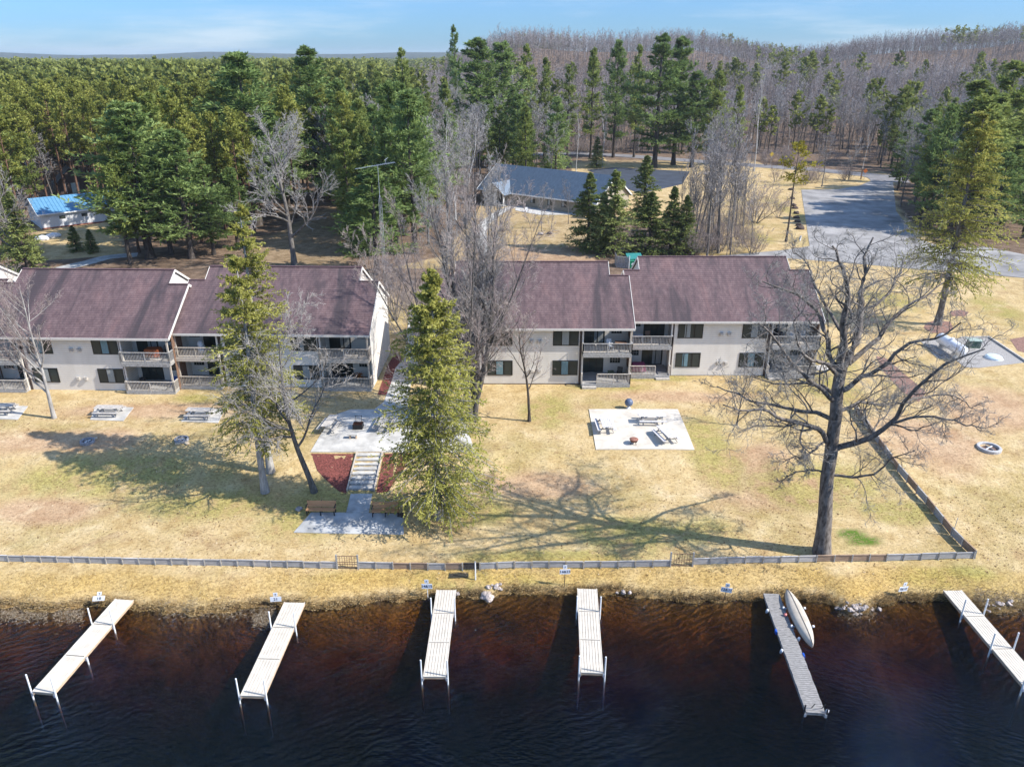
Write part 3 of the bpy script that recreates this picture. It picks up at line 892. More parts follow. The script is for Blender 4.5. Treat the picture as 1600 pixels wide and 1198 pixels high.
block(292, 693.5, 'tan stone block before the second fire ring, nearest the twin trees', -.7)

def bench(px0, px1, py, label):
    a, b = G(px0, py), G(px1, py)
    c = (a + b) / 2; L = (b - a).length
    t = thing('slatted_bench', label, 'bench', (c.x, c.y, c.z + .04), math.atan2(b.y - a.y, b.x - a.x), 'wooden benches on the lower patio')
    m = MB()
    for i in range(4): m.box(-L / 2, L / 2, -.30 + i * .115, -.30 + i * .115 + .10, .42, .46)
    m.build('seat', 'cedar_wood', t)
    m = MB()
    R = Matrix.Translation((0, .17, .50)) @ Matrix.Rotation(-.32, 4, 'X')
    for i in range(4): m.box(-L / 2, L / 2, 0, .035, i * .115, i * .115 + .10, R)
    m.build('backrest', 'cedar_wood', t)
    for x in (-L / 2 + .06, 0, L / 2 - .06):
        m = MB(); m.box(x - .035, x + .035, -.28, -.22, 0, .415); m.box(x - .035, x + .035, .13, .19, 0, .415); m.box(x - .03, x + .03, -.30, .19, .37, .414)
        m.bar((x, .20, .40), (x, .38, .96), .06, .05)
        m.build('leg', 'black_metal', t)
    for x in (-L / 2 + .02, L / 2 - .02):
        MB().bar((x, -.28, .66), (x, .26, .68), .06, .05).build('armrest', 'black_metal', t)
bench(480, 525, 803, 'cedar slatted bench on the lower patio west of the steps')
bench(582, 624, 805, 'cedar slatted bench on the lower patio east of the steps')

def grill():
    p = onpad(560, 669)
    t = thing('fire_grill', 'black square steel fire pit with raised grate frame on the patio', 'grill', p)
    m = MB()
    for a in ((-.42, .42, -.36, -.32), (-.42, .42, .32, .36), (-.42, -.38, -.32, .32), (.38, .42, -.32, .32)): m.box(*a, 0, .42)
    m.build('fire_box', 'black_metal', t)
    MB().box(-.37, .37, -.31, .31, .02, .16).build('ash_bed', plain('ash_red', (.05, .02, .018), .95, .4), t)
    m = MB()
    for i in range(8): m.box(-.36 + i * .1, -.345 + i * .1, -.33, .33, .42, .435)
    m.build('grate', 'rust', t)
    m = MB(); m.tube([(-.25, .42, 0), (-.25, .42, .95)], .02, 6); m.tube([(.25, .42, 0), (.25, .42, .95)], .02, 6); m.tube([(-.32, .42, .95), (.32, .42, .95)], .02, 6); m.tube([(-.25, .42, .7), (.25, .42, .7)], .015, 6)
    m.build('hanger_frame', 'black_metal', t)
    p = onpad(552, 685)
    t = thing('small_bench', 'low pale concrete bench in front of the black fire pit', 'bench', p)
    MB().box(-.42, .42, -.18, .18, .30, .40).build('seat', 'concrete', t, bevel=.015)
    for x in (-.3, .22): MB().box(x, x + .1, -.14, .14, 0, .298).build('leg', 'tan_edge', t)
    p = onpad(990, 694, .075)
    t = thing('round_firepit', 'small rusty round fire pit with dark lid on the white patio', 'fire pit', p)
    MB().lathe([(.10, .18), (.30, .24), (.36, .40), (.38, .42), (.33, .42), (.26, .30), (.05, .26)], k=20).build('bowl', 'rust', t, smooth=True)
    for a in (.5, 2.1, 3.7, 5.2): MB().bar((math.cos(a) * .22, math.sin(a) * .22, .28), (math.cos(a) * .34, math.sin(a) * .34, 0), .035, .035).build('leg', 'black_metal', t)
    MB().lathe([(.37, .425), (.30, .47), (.12, .50)], k=20).build('screen', plain('rust_pale', (.30, .14, .10), .8, .3, 9), t)
    p = G(982, 638)
    t = thing('gazing_ball', 'dark blue shiny ball on a short white stand behind the white patio', 'ball', p)
    MB().lathe([(.24, 0), (.22, .06), (.12, .10), (.12, .24), (.16, .27)], k=16).build('stand', 'white_metal', t)
    prof = [(.38 * math.sin(math.pi * i / 14) + .004, .60 - .38 * math.cos(math.pi * i / 14)) for i in range(15)]
    MB().lathe(prof, k=28).build('ball', 'steel_blue', t, smooth=True)
grill()

def propane():
    a, b = G(1467, 541), G(1500, 563)
    c = (a + b) / 2
    d = b - a; rz = math.atan2(d.y, d.x)
    t = thing('gas_tank', 'long white horizontal gas tank on a gravel pad', 'tank', (c.x, c.y, c.z), rz)
    R = .58; L = 4.1
    M = Matrix.Translation((0, 0, 1.0)) @ Matrix.Rotation(math.pi / 2, 4, 'Y')
    prof = [(.02, -L / 2 - .36), (R * .55, -L / 2 - .27), (R * .85, -L / 2 - .13), (R, -L / 2), (R, L / 2), (R * .85, L / 2 + .13), (R * .55, L / 2 + .27), (.02, L / 2 + .36)]
    MB().lathe(prof, k=28, M=M).build('tank', 'tank_white', t, smooth=True)
    MB().lathe([(.2, 0), (.2, .14), (.12, .2)], (0, 0, 1.56), 16).build('dome', 'tank_white', t)
    for x in (-1.3, 1.3): MB().box(x - .12, x + .12, -.45, .45, 0, .6).build('saddle', 'concrete', t)
    p = G(1520, 543)
    t = thing('utility_box', 'dark green utility box with pale lid behind the gas tank', 'utility box', p, -.1)
    MB().box(-.6, .6, -.4, .4, .05, .85).build('cabinet', plain('box_green', (.05, .10, .07), .6, .2), t, bevel=.03)
    MB().box(-.72, .72, -.5, .5, .86, .95).build('lid', plain('box_pale', (.38, .46, .40), .6, .1), t, bevel=.02); MB().box(-.75, .75, -.55, .55, 0, .05).build('base', 'concrete', t)
    p = G(1552, 560)
    t = thing('tank_cover', 'low pale blue dome cover on the gravel pad', 'cover', p)
    MB().lathe([(.85, 0), (.82, .22), (.65, .34), (.1, .40)], k=24).build('dome', plain('pale_blue', (.58, .68, .74), .5, .08), t); MB().lathe([(.95, 0), (.95, .05), (.86, .06)], k=24).build('rim', 'concrete', t)
    m = thing('timber_edging', 'pale timber edging along the eastern side of the gravel pad', 'edging', G(1545, 530))
    o = m.location
    for (pa, pb) in (((1545, 528), (1604, 567)), ((1500, 529), (1545, 528))):
        q, r = G(*pa) - o, G(*pb) - o
        MB().bar(q + Vector((0, 0, .12)), r + Vector((0, 0, .12)), .18, .2).build('timber', 'pale_wood', m)
propane()
# ------------------------------------------------------------------ the condominium buildings
S = .6                                    # roof slope
RY0, RYE, RYM = -.6, 5.3, 6.95            # eave, ridge of the low end bays, main ridge (depth from the front wall)
def sheet(mb, x0, x1, prof, th):
    """prof: list of (y, z) tops; slab of thickness th following it"""
    for (ya, za), (yb, zb) in zip(prof[:-1], prof[1:]):
        vs = [(x0, ya, za), (x1, ya, za), (x1, yb, zb), (x0, yb, zb), (x0, ya, za - th), (x1, ya, za - th), (x1, yb, zb - th), (x0, yb, zb - th)]
        mb.add(vs, [(0, 1, 2, 3), (7, 6, 5, 4), (0, 4, 5, 1), (1, 5, 6, 2), (2, 6, 7, 3), (3, 7, 4, 0)])
def profbody(mb, x0, x1, prof):
    n = len(prof)
    vs = [(x0, y, z) for y, z in prof] + [(x1, y, z) for y, z in prof]
    mb.add(vs, [tuple(range(n)), tuple(reversed(range(n, 2 * n)))] + [(i, n + i, n + (i + 1) % n, (i + 1) % n) for i in range(n)])

def window(par, x0, x1, y, z0, z1, curtain='curtain_white', cpos=(.36, .64), O=(0, 0, 0), name='window', face=-1):
    f = MB(); ox, oy, oz = O
    w = .06
    X0, X1, Z0, Z1, Y = x0 + ox, x1 + ox, z0 + oz, z1 + oz, y + oy
    f.box(X0, X1, Y - .05, Y - .004, Z0, Z0 + w); f.box(X0, X1, Y - .05, Y - .004, Z1 - w, Z1)
    f.box(X0, X0 + w, Y - .05, Y - .004, Z0 + w, Z1 - w); f.box(X1 - w, X1, Y - .05, Y - .004, Z0 + w, Z1 - w)
    for t in (1 / 3, 2 / 3):
        if x1 - x0 > 1.5: xx = lerp(X0, X1, t); f.box(xx - .035, xx + .035, Y - .048, Y - .004, Z0 + w, Z1 - w)
    fo = f.build(name, 'bronze', par)
    MB().box(X0 + w, X1 - w, Y - .022, Y - .006, Z0 + w, Z1 - w).build('pane', 'glass_dark', fo)
    if curtain:
        a, b = lerp(X0, X1, cpos[0]), lerp(X0, X1, cpos[1])
        m = MB(); n = 7
        for i in range(n): xa = lerp(a, b, i / n); m.box(xa, lerp(a, b, (i + .8) / n), Y - .030, Y - .0235, Z0 + w + .02, Z1 - w - .02)
        m.build('curtain', curtain, fo)
    return fo

def railing(mb, a, b, z, h=1.0):
    """balusters, bottom rail and cap between two plan points"""
    a, b = Vector((a[0], a[1], 0)), Vector((b[0], b[1], 0)); L = (b - a).length
    n = max(2, int(L / .14))
    for i in range(1, n):
        p = a.lerp(b, i / n); mb.box(p.x - .02, p.x + .02, p.y - .02, p.y + .02, z + .04, z + h - .03)
    mb.bar(a + Vector((0, 0, z + h)), b + Vector((0, 0, z + h)), .13, .045)
    mb.bar(a + Vector((0, 0, z + .08)), b + Vector((0, 0, z + .08)), .05, .07)
    for p in (a, b): mb.box(p.x - .045, p.x + .045, p.y - .045, p.y + .045, z - .05, z + h - .022)
    if L > 2.5:
        p = (a + b) / 2; mb.box(p.x - .04, p.x + .04, p.y - .04, p.y + .04, z - .02, z + h - .022)

def unit(B, ox, oy, oz, zs, railmat, lower_open=(None, None), curt=('curtain_blue', 'curtain_white'), balc=(True, True), endwall=False):
    ze = 5.95 * zs
    def zt(y): return ze + S * (y - RY0)
    zr, zre = zt(RYM), zt(RYE)
    O = Vector((ox, oy, oz))
    def B_(mb, name, mat, par=B, **k):
        mb.v = [(v[0] + ox, v[1] + oy, v[2] + oz) for v in mb.v]
        return mb.build(name, mat, par, **k)
    g = .18
    m = MB()
    profbody(m, 4.3, 13.7, [(0, -.3), (2.6, -.3), (2.6, zt(2.6) - g), (0, zt(0) - g)])
    profbody(m, 1.65, 16.65, [(2.4, -.3), (14, -.3), (14, zr - S * (14 - RYM) - g), (RYM, zr - g), (2.4, zt(2.4) - g)])
    profbody(m, .03, 18.57, [(2.2, -.3), (9.6, -.3), (9.6, zre - S * (9.6 - RYE) - g), (RYE, zre - g), (2.2, zt(2.2) - g)])
    B_(m, 'wall', 'siding')
    m = MB()
    profbody(m, 4.28, 13.72, [(-.03, -.32), (.3, -.32), (.3, .12), (-.03, .12)])
    B_(m, 'foundation', 'brown_trim')
    # roof
    m = MB()
    sheet(m, -.12, 18.72, [(RY0, ze), (RYE, zre)], .15)
    sheet(m, 1.5, 16.8, [(RYE, zre), (RYM, zr), (14.6, zr - S * (14.6 - RYM))], .15)
    for a, b in ((-.12, 1.5), (16.8, 18.72)): sheet(m, a, b, [(RYE, zre), (9.95, zre - S * (9.95 - RYE))], .15)
    roof = B_(m, 'roof', 'shingles')
    m = MB()
    m.bar((1.5, RYM, zr + .02), (16.8, RYM, zr + .02), .3, .05)
    for a, b in ((-.12, 1.5), (16.8, 18.72)): m.bar((a, RYE, zre + .02), (b, RYE, zre + .02), .26, .05)
    B_(m, 'ridge_cap', plain('ridge_brown', (.13, .075, .08), .85, .2), roof)
    m = MB(); m.box(-.14, 18.74, RY0 - .06, RY0 - .004, ze - .2, ze + .005)
    B_(m, 'fascia', 'trim_white', roof)
    for x in (-.15, 18.75):
        m = MB()
        m.bar((x, RY0, ze - .09), (x, RYE, zre - .09), .05, .24); m.bar((x, RYE, zre - .09), (x, 9.95, zre - S * (9.95 - RYE) - .09), .05, .24)
        B_(m, 'rake_board', 'trim_white', roof)
    for x in (1.47, 16.83):
        m = MB()
        m.bar((x, RYE + .1, zre - .02), (x, RYM, zr - .08), .05, .22); m.bar((x, RYM, zr - .08), (x, 14.6, zr - S * (14.6 - RYM) - .08), .05, .22)
        B_(m, 'rake_board', 'trim_white', roof)
    # trims and posts beside the balconies
    for x, s in ((4.3, -1), (13.7, 1)):
        B_(MB().box(x - .09, x + .09, -.05, .12, -.25, ze - .06), 'corner_board', 'brown_trim')
        B_(MB().box(min(x + s * .12, x + s * .26), max(x + s * .12, x + s * .26), -.30, -.16, -.25, ze - .22), 'downpipe', 'trim_white')
    # windows
    for x0 in (4.75, 11.05):
        for k, z in enumerate((1.0, 4.05)):
            c = curt[k]
            window(B, x0, x0 + 2.45, 0, z * zs, (z + 1.52) * zs, c, ((.36, .62) if RND.random() < .6 else (.28, .5)), O)
    # vents
    for z in (4.35, 1.3):
        for x in (8.85, 9.6):
            m = MB(); m.box(x, x + .34, -.16, -.002, z * zs, z * zs + .30); m.box(x + .05, x + .29, -.20, -.162, z * zs + .03, z * zs + .22)
            v = B_(m, 'wall_vent', 'pale_wood')
    # balconies
    for side, (xa, xb) in enumerate(((.08, 4.12), (13.88, 18.52))):
        if not balc[side]: continue
        for lvl, fz in enumerate((.38, 3.48 * zs)):
            bal = MB().box(xa + ox, xb + ox, -.72 + oy, 2.19 + oy, fz - .06 + oz, fz + oz).build('balcony' if lvl else 'porch_deck', 'pale_wood' if lvl else 'gray_wood', B)
            m = MB(); m.box(xa, xb, -.80, -.725, fz - .36, fz - .02); m.box(xa - .03, xa + .03, -.72, 2.1, fz - .32, fz - .065); m.box(xb - .03, xb + .03, -.72, 2.1, fz - .32, fz - .065)
            B_(m, 'rim_beam', railmat if lvl else 'gray_wood', bal)
            m = MB()
            op = lower_open[side] if lvl == 0 else None
            y = -.70
            if op is None: railing(m, (xa, y), (xb, y), fz)
            elif op == 'l': railing(m, (xa + 1.45, y), (xb, y), fz)
            else: railing(m, (xa, y), (xb - 1.45, y), fz)
            if op != 'l' or side == 1: railing(m, (xb, y), (xb, 1.9 if side else 0), fz)
            if op != 'r' or side == 0: railing(m, (xa, y), (xa, 0 if side else 1.9), fz)
            B_(m, 'railing', railmat if lvl else ('post_beige' if railmat != 'gray_wood' else 'pale_wood'), bal)
            if op:
                sx = xa if op == 'l' else xb - 1.4
                m = MB(); m.box(sx + .02, sx + 1.38, -1.15, -.82, -.1, .2)
                B_(m, 'step', 'pale_wood', bal)
        # posts
        m = MB(); xo = xb - .12 if side else xa + .12
        m.box(xo - .07, xo + .07, -.62, -.48, -.2, 3.48 * zs - .37)
        B_(m, 'post', 'post_beige')
        m = MB(); m.box(xo - .07, xo + .07, -.50, -.36, 3.48 * zs + .002, ze + .0)
        B_(m, 'post', 'post_beige')
        # inner side screen wall between neighbours
        m = MB()
        xs_ = xb + .04 if side else xa - .04
        m.box(xs_ - .03, xs_ + .03, .2, 2.19, .0, ze + .3)
        B_(m, 'screen_wall', 'siding' if (endwall and side) else 'brown_wood')
        for lvl, fz in enumerate((.38, 3.48 * zs)):
            d0 = xa + .25 if side else xb - 2.35
            f = window(B, d0, d0 + 2.1, 2.2, fz + .04, fz + 2.12 * zs, 'curtain_white' if (lvl + side) % 2 == 0 else None, (.52, .94), O, 'sliding_door')
            w0 = xa + 3.0 if side else xa + .35
            f = window(B, w0, w0 + 1.0, 2.2, fz + 1.05, fz + 2.0 * zs, None, (0, 0), O, 'window')
            m = MB()
            for k in range(1, 4): m.box(w0 + k * .25 - .012, w0 + k * .25 + .012, 2.135, 2.148, fz + 1.1, fz + 2.0 * zs - .06)
            for k in range(1, 3): zz = fz + 1.05 + k * .3; m.box(w0 + .06, w0 + .94, 2.128, 2.134, zz, zz + .024)
            B_(m, 'grille', 'trim_white', f)

def place(px, py, Yw, z): p = on_y(px, py, Yw); return p
BR = thing('condominium_building', 'two storey cream condominium with purple brown roof behind the white patio', 'apartment building', (-7.14, 69.0, 2.5), 0)
unit(BR, 0, 0, 0, 1.0, 'gray_wood', (None, 'l'), ('curtain_blue', 'curtain_white'))
unit(BR, 18.62, 2.1, 0, 1.0, 'gray_wood', ('r', 'l'), ('curtain_blue', 'curtain_white'))
BL = thing('condominium_building', 'two storey cream condominium with purple brown roof west of the concrete garden steps', 'apartment building', (-50.4, 67.9, 2.35), math.radians(-1.7))
unit(BL, 0, 0, 0, .955, 'gray_wood', (None, None), ('curtain_white', 'curtain_blue'))
unit(BL, 18.42, 1.2, 0.1, .955, 'post_beige', (None, None), ('curtain_white', 'curtain_white'), endwall=True)
unit(BL, -18.6, 1.2, 0, .955, 'gray_wood', (None, None))

# balcony furniture
def chair(label, p, rz, mat='plastic_white'):
    t = thing('patio_chair', label, 'chair', p, rz)
    MB().box(-.25, .25, -.25, .22, .40, .44).build('seat', mat, t, bevel=.01)
    m = MB(); R = Matrix.Translation((0, .22, .44)) @ Matrix.Rotation(-.22, 4, 'X')
    for i in range(5): m.box(-.25 + i * .105, -.17 + i * .105, 0, .025, 0, .50, R)
    m.box(-.26, .26, -.005, .03, .50, .56, R)
    m.build('backrest', mat, t)
    for x in (-.22, .22):
        for y in (-.21, .19): MB().box(x - .02, x + .02, y - .02, y + .02, 0, .398).build('leg', mat, t)
        MB().box(x - .04, x + .04, -.22, .24, .60, .63).build('armrest', mat, t)
def table(label, p, mat, cloth=None, w=1.1, d=.75, h=.74, rz=0):
    t = thing('patio_table', label, 'table', p, rz)
    MB().box(-w / 2, w / 2, -d / 2, d / 2, h - .04, h).build('table_top', mat, t)
    for x in (-w / 2 + .06, w / 2 - .06):
        for y in (-d / 2 + .06, d / 2 - .06): MB().box(x - .025, x + .025, y - .025, y + .025, 0, h - .042).build('leg', mat, t)
    if cloth:
        n = 40; vs = []; fs = []
        for k, (z, e, am) in enumerate(((h + .012, .0, 0), (h + .004, .02, 0), (h * .6, .05, .03), (.12, .09, .06))):
            for i in range(n):
                a = 2 * math.pi * i / n; c, s = math.cos(a), math.sin(a); q = max(abs(c), abs(s))
                rx = c / q * (w / 2 + e) ; ry = s / q * (d / 2 + e); f = 1 + am * math.sin(a * 9)
                vs.append((rx * f, ry * f, z))
        for k in range(3):
            for i in range(n): fs.append((k * n + i, k * n + (i + 1) % n, (k + 1) * n + (i + 1) % n, (k + 1) * n + i))
        fs.append(tuple(range(n)))
        me = bpy.data.meshes.new('tablecloth'); me.from_pydata(vs, [], fs); me.update()
        c = mkobj('tablecloth', me, cloth, None, smooth=False); c.location = p; c.rotation_euler = (0, 0, rz)
        tag(c, 'cloth draped over the table: ' + label, 'tablecloth')
def kettle(label, p, mat='black_metal'):
    t = thing('kettle_grill', label, 'grill', p)
    MB().lathe([(.05, .48), (.24, .56), (.29, .70), (.29, .73), (.25, .86), (.12, .95), (.02, .97)], k=18).build('bowl', mat, t, smooth=True)
    for a in (.3, 2.4, 4.5): MB().bar((math.cos(a) * .15, math.sin(a) * .15, .55), (math.cos(a) * .30, math.sin(a) * .30, 0), .03, .03).build('leg', 'galvanised', t)
def cover(label, p, mat, s=(.6, .35, 1.0)):
    t = thing('covered_grill', label, 'grill', p)
    m = MB(); m.lathe([(s[0] * .95, 0), (s[0], .3), (s[0] * .93, .7), (s[0] * .98, .82), (s[0] * .8, .98), (s[0] * .2, 1.04)], k=14, M=Matrix.Diagonal((1, s[1] / s[0], s[2], 1)))
    m.build('cover', mat, t, smooth=True)
    MB().box(-s[0], s[0], -s[1] * .9, s[1] * .9, .0, .05).build('base', 'dark_metal', t)
FU, FL = 2.5 + 3.48, 2.5 + .38
R1 = lambda x, y, z: (-7.14 + x, 69.0 + y, z)
R2 = lambda x, y, z: (-7.14 + 18.62 + x, 71.1 + y, z)
chair('white patio chair on the upper balcony above the open porch steps', R1(16.6, .4, FU), .4)
table('small brown table on the upper balcony beside a white chair', R1(17.6, .5, FU), 'brown_wood')
chair('black chair on the ground porch beside a small green table', R1(17.7, .9, FL), -.3, 'black_metal')
table('small green table on the ground porch beside a black chair', R1(16.9, 1.2, FL), plain('moss_green', (.10, .14, .09), .7, .2), w=.6, d=.6, h=.5)
table('table under a magenta cloth on the ground porch', R2(1.2, .5, FL), 'dark_metal', 'magenta_fabric', 1.2, .9, .8)
chair('dark chair with round back on the upper balcony beside potted plants', R2(2.0, .6, FU), .1, 'brown_wood')
table('white side table on the upper balcony beside the dark chair', R2(.9, .3, FU), 'plastic_white')
cover('black covered grill on the upper eastern balcony', R2(14.8, .8, FU), 'black_metal')
chair('white chair on the upper eastern balcony beside the covered grill', R2(16.4, .6, FU), .2)
chair('white high backed chair in the corner of the upper eastern balcony', R2(17.4, 1.0, FU), -.4)
table('pale table on the ground porch under the upper eastern balcony', R2(15.6, .6, FL), 'pale_wood', w=1.3, d=.5, h=.45)
def LB(x, y, z, o=(0, 0)):
    a = math.radians(-1.7); x += o[0]; y += o[1]
    return (-50.4 + x * math.cos(a) - y * math.sin(a), 67.9 + x * math.sin(a) + y * math.cos(a), z)
lu, ll = 2.35 + 3.48 * .955, 2.35 + .38
table('table under an orange cloth on the upper corner balcony', LB(16.3, .9, lu), 'dark_metal', 'orange_cloth', 1.3, .8, .85)
chair('dark chair beside the orange cloth table on the upper corner balcony', LB(17.6, 1.0, lu), .3, 'dark_metal')
kettle('black kettle grill on the ground porch beside the sliding door', LB(14.9, .6, ll))
chair('blue folding chair on the ground porch near the corner', LB(17.9, .5, ll), -.5, 'blue_fabric')
bo_ = thing('white_smoker', 'white domed smoker on the upper balcony behind the spruce tips', 'smoker', LB(2.0, .9, lu, (18.42, 1.2)))
MB().lathe([(.36, 0), (.36, .62), (.30, .68), (.30, .72), (.31, .98), (.2, 1.2), (.05, 1.26)], k=18).build('body', 'plastic_white', bo_, smooth=True)
MB().lathe([(.32, .7), (.33, .74), (.32, .78)], k=18).build('band', 'galvanised', bo_)
pk = LB(17.0, 1.3, ll, (18.42, 1.2))
rr = random.Random(3)
pt = thing('planter', 'planter of orange dried flowers on the ground porch nearest the red mulch', 'planter', pk)
MB().lathe([(.28, 0), (.34, .3), (.30, .32)], k=14).build('pot', 'dark_metal', pt)
m = MB()
for i in range(160):
    a, r_, z = rr.uniform(0, 6.3), rr.uniform(0, .55), rr.uniform(.3, .85)
    c = Vector((math.cos(a) * r_, math.sin(a) * r_ * .7, z)); u = Vector((rr.uniform(-1, 1), rr.uniform(-1, 1), rr.uniform(-1, 1))) * .07; v = Vector((rr.uniform(-1, 1), rr.uniform(-1, 1), rr.uniform(-1, 1))) * .07
    m.quad(c - u, c - v, c + u, c + v)
tag(m.build('flowers', plain('orange_flower', (.5, .17, .03), .8, .4, 20), pt), kind='stuff')
cover('dark covered chair on the ground porch beside the orange planter', LB(14.9, .7, ll, (18.42, 1.2)), 'dark_metal', (.5, .4, .9))
table('low white table on the ground porch beside the dark covered chair', LB(15.9, 1.2, ll, (18.42, 1.2)), 'plastic_white', w=.9, h=.4)

# ------------------------------------------------------------------ houses behind
def simple_gable(par, L, D, he, hr, wallm, roofm, over=.5, x0=None):
    x0 = -L / 2 if x0 is None else x0
    m = MB(); profbody(m, x0, x0 + L, [(0, -.4), (D, -.4), (D, he - .12), (D / 2, hr - .14), (0, he - .12)])
    m.build('wall', wallm, par)
    s = (hr - he) / (D / 2); m = MB()
    sheet(m, x0 - over, x0 + L + over, [(-over, he - s * over), (D / 2, hr), (D + over, he - s * over)], .14)
    rf = m.build('roof', roofm, par)
    m = MB(); m.box(x0 - over - .02, x0 + L + over + .02, -over - .08, -over - .004, he - s * over - .22, he - s * over + .005)
    for x in (x0 - over - .04, x0 + L + over + .04):
        m.bar((x, -over, he - s * over - .09), (x, D / 2, hr - .09), .06, .26); m.bar((x, D / 2, hr - .09), (x, D + over, he - s * over - .09), .06, .26)
    m.build('fascia', 'white_metal', rf)
    return rf
# the slate roofed house
h0 = G(862, 333); rz = math.radians(-38)
dv = Vector((math.cos(rz), math.sin(rz), 0)); nv = Vector((math.sin(rz), -math.cos(rz), 0))
mid = Vector((8.6, 165.7, 0)) + nv * 6.3
H = thing('slate_roof_house', 'long beige house with dark blue grey roof and small front porch', 'house', (mid.x, mid.y, 3.0), rz)
plain('beige_wall', (.34, .30, .235), .8, .1, 2)
simple_gable(H, 29.5, 12.8, 2.9, 7.2, 'beige_wall', 'slate_roof', .5)
for x in (-1.2, 3.2, 6.6, 11.5):
    window(H, x, x + 1.3, 0, 1.0, 2.2, 'curtain_white', (.1, .5), (0, 0, 0))
window(H, -9.6, -7.9, 0, .05, 2.15, 'curtain_white', (.55, .95), (0, 0, 0), 'front_door')
P = MB(); 
profbody(P, 0, 1, [(0, 0), (0, 0), (0, 0)]) if False else None
m = MB()   # porch gable: ridge runs front to back
px0, px1, pf, pe, pr = -11.2, -6.2, -2.6, 2.75, 4.7
for (xa, za, xb, zb) in ((px0 - .4, pe - .3, (px0 + px1) / 2, pr), ((px0 + px1) / 2, pr, px1 + .4, pe - .3)):
    vs = [(xa, pf - .4, za), (xb, pf - .4, zb), (xb, 5.2, zb), (xa, 5.2, za), (xa, pf - .4, za - .12), (xb, pf - .4, zb - .12), (xb, 5.2, zb - .12), (xa, 5.2, za - .12)]
    m.add(vs, [(0, 1, 2, 3), (7, 6, 5, 4), (0, 4, 5, 1), (1, 5, 6, 2), (2, 6, 7, 3), (3, 7, 4, 0)])
m.build('porch_roof', plain('slate_light', (.16, .20, .25), .8, .15), H)
m = MB(); xm = (px0 + px1) / 2
m.add([(px0, pf, pe - .12), (px1, pf, pe - .12), (xm, pf, pr - .2), (px0, pf + .15, pe - .12), (px1, pf + .15, pe - .12), (xm, pf + .15, pr - .2)], [(0, 1, 2), (5, 4, 3), (0, 3, 4, 1), (1, 4, 5, 2), (2, 5, 3, 0)])
m.build('porch_gable', 'beige_wall', H)
m = MB(); m.bar((px0 - .42, pf - .43, pe - .35), (xm, pf - .43, pr - .05), .06, .24); m.bar((xm, pf - .43, pr - .05), (px1 + .42, pf - .43, pe - .35), .06, .24); m.build('porch_trim', 'white_metal', H)
for x in (px0 + .15, px1 - .15): MB().box(x - .12, x + .12, pf, pf + .24, 0, pe - .13).build('porch_post', 'white_metal', H)
MB().box(px0, px1, pf - .1, -.01, -.2, .16).build('porch_floor', 'concrete', H)
for (px, py, l) in ((778, 321, 'white garden chair before the porch of the slate roofed house, under the bare branches'), (823, 332, 'white garden chair on the paving under the windows of the slate roofed house')):
    p = G(px, py); chair(l, p, .3)
# blue metal roofed shed
a_, b_ = G(81, 357), G(184, 345)
d = b_ - a_; rzb = math.atan2(d.y, d.x)
BB = thing('metal_roof_shed', 'long white building with bright blue metal roof among the pines', 'shed', (a_.x, a_.y, 3.0), rzb)
plain('wall_white', (.62, .62, .63), .7, .05)
simple_gable(BB, 15, 11, 2.9, 4.9, 'wall_white', 'blue_roof', .4, x0=-1.5)
m = MB(); s_ = 2.0 / 5.5
for i in range(26): x = -1.8 + i * .6; m.bar((x, -.38, 2.9 - s_ * .38 + .03), (x, 5.48, 4.92), .05, .05)
m.build('roof_seam', plain('blue_seam', (.08, .25, .45), .5, .1), BB)
for x in (1.6, 5.3, 9.2): window(BB, x, x + 1.0, 0, 1.55, 2.1, None, (0, 0), (0, 0, 0))
MB().box(-1.55, 13.55, -.04, -.004, -.3, .25).build('foundation', plain('brick_red', (.28, .10, .07), .9, .2), BB)
# dark cabin
c = G(116, 302)
CB = thing('dark_cabin', 'small dark cabin with pale door half hidden in the pines', 'cabin', (c.x, c.y, c.z), .6)
m = MB(); profbody(m, -2.5, 2.5, [(0, -.3), (6, -.3), (6, 2.6), (3, 5.6), (0, 2.6)]); m.v = [(y - 3, x + 2.5, z) for x, y, z in m.v]; m.f = [tuple(reversed(f)) for f in m.f]; m.build('wall', 'brown_trim', CB)
m = MB(); sheet(m, -3, 3, [(-.6, 2.1), (3, 5.75), (6.6, 2.1)], .15); m.v = [(y - 3, x + 2.5, z) for x, y, z in m.v]; m.f = [tuple(reversed(f)) for f in m.f]; m.build('roof', 'dark_metal', CB)
MB().box(-.3, 1.3, -.08, -.01, 0, 2.3).build('door', plain('door_pale', (.40, .52, .55), .6, .1), CB)
MB().box(-1.5, -1.3, -.09, -.01, 0, 2.5).build('post', 'trim_white', CB)
for i, (px, py, l) in enumerate(((66, 375, 'white covered boat or sheet lying before the blue roofed shed'), (84, 371, 'white tarp bundle lying nearest the brick base of the blue roofed shed'))):
    p = G(px, py); t = thing('tarp_bundle', l, 'tarp', p, .7 * i)
    m = MB().lathe([(.9, 0), (1.0, .25), (.8, .6), (.3, .8), (.05, .85)], k=9, M=Matrix.Diagonal((1.3, .6, 1, 1))); m.build('tarp', 'plastic_white', t); MB().box(-1.0, 1.0, -.4, .4, .0, .08).build('base', 'dark_metal', t)
# pale house far at the eastern frame edge
c = on_z(1590, 232, 4); 
FH = thing('far_house', 'pale roofed house in the trees at the eastern frame edge', 'house', (c[0] + 4, c[1], gz(c[0], c[1])), .25)
simple_gable(FH, 16, 9, 3, 6.6, 'wall_white', plain('pale_roof', (.42, .40, .38), .8, .1), .5)
for x in (-5, 0, 4): window(FH, x, x + 1.4, 0, 1, 2.3, None)
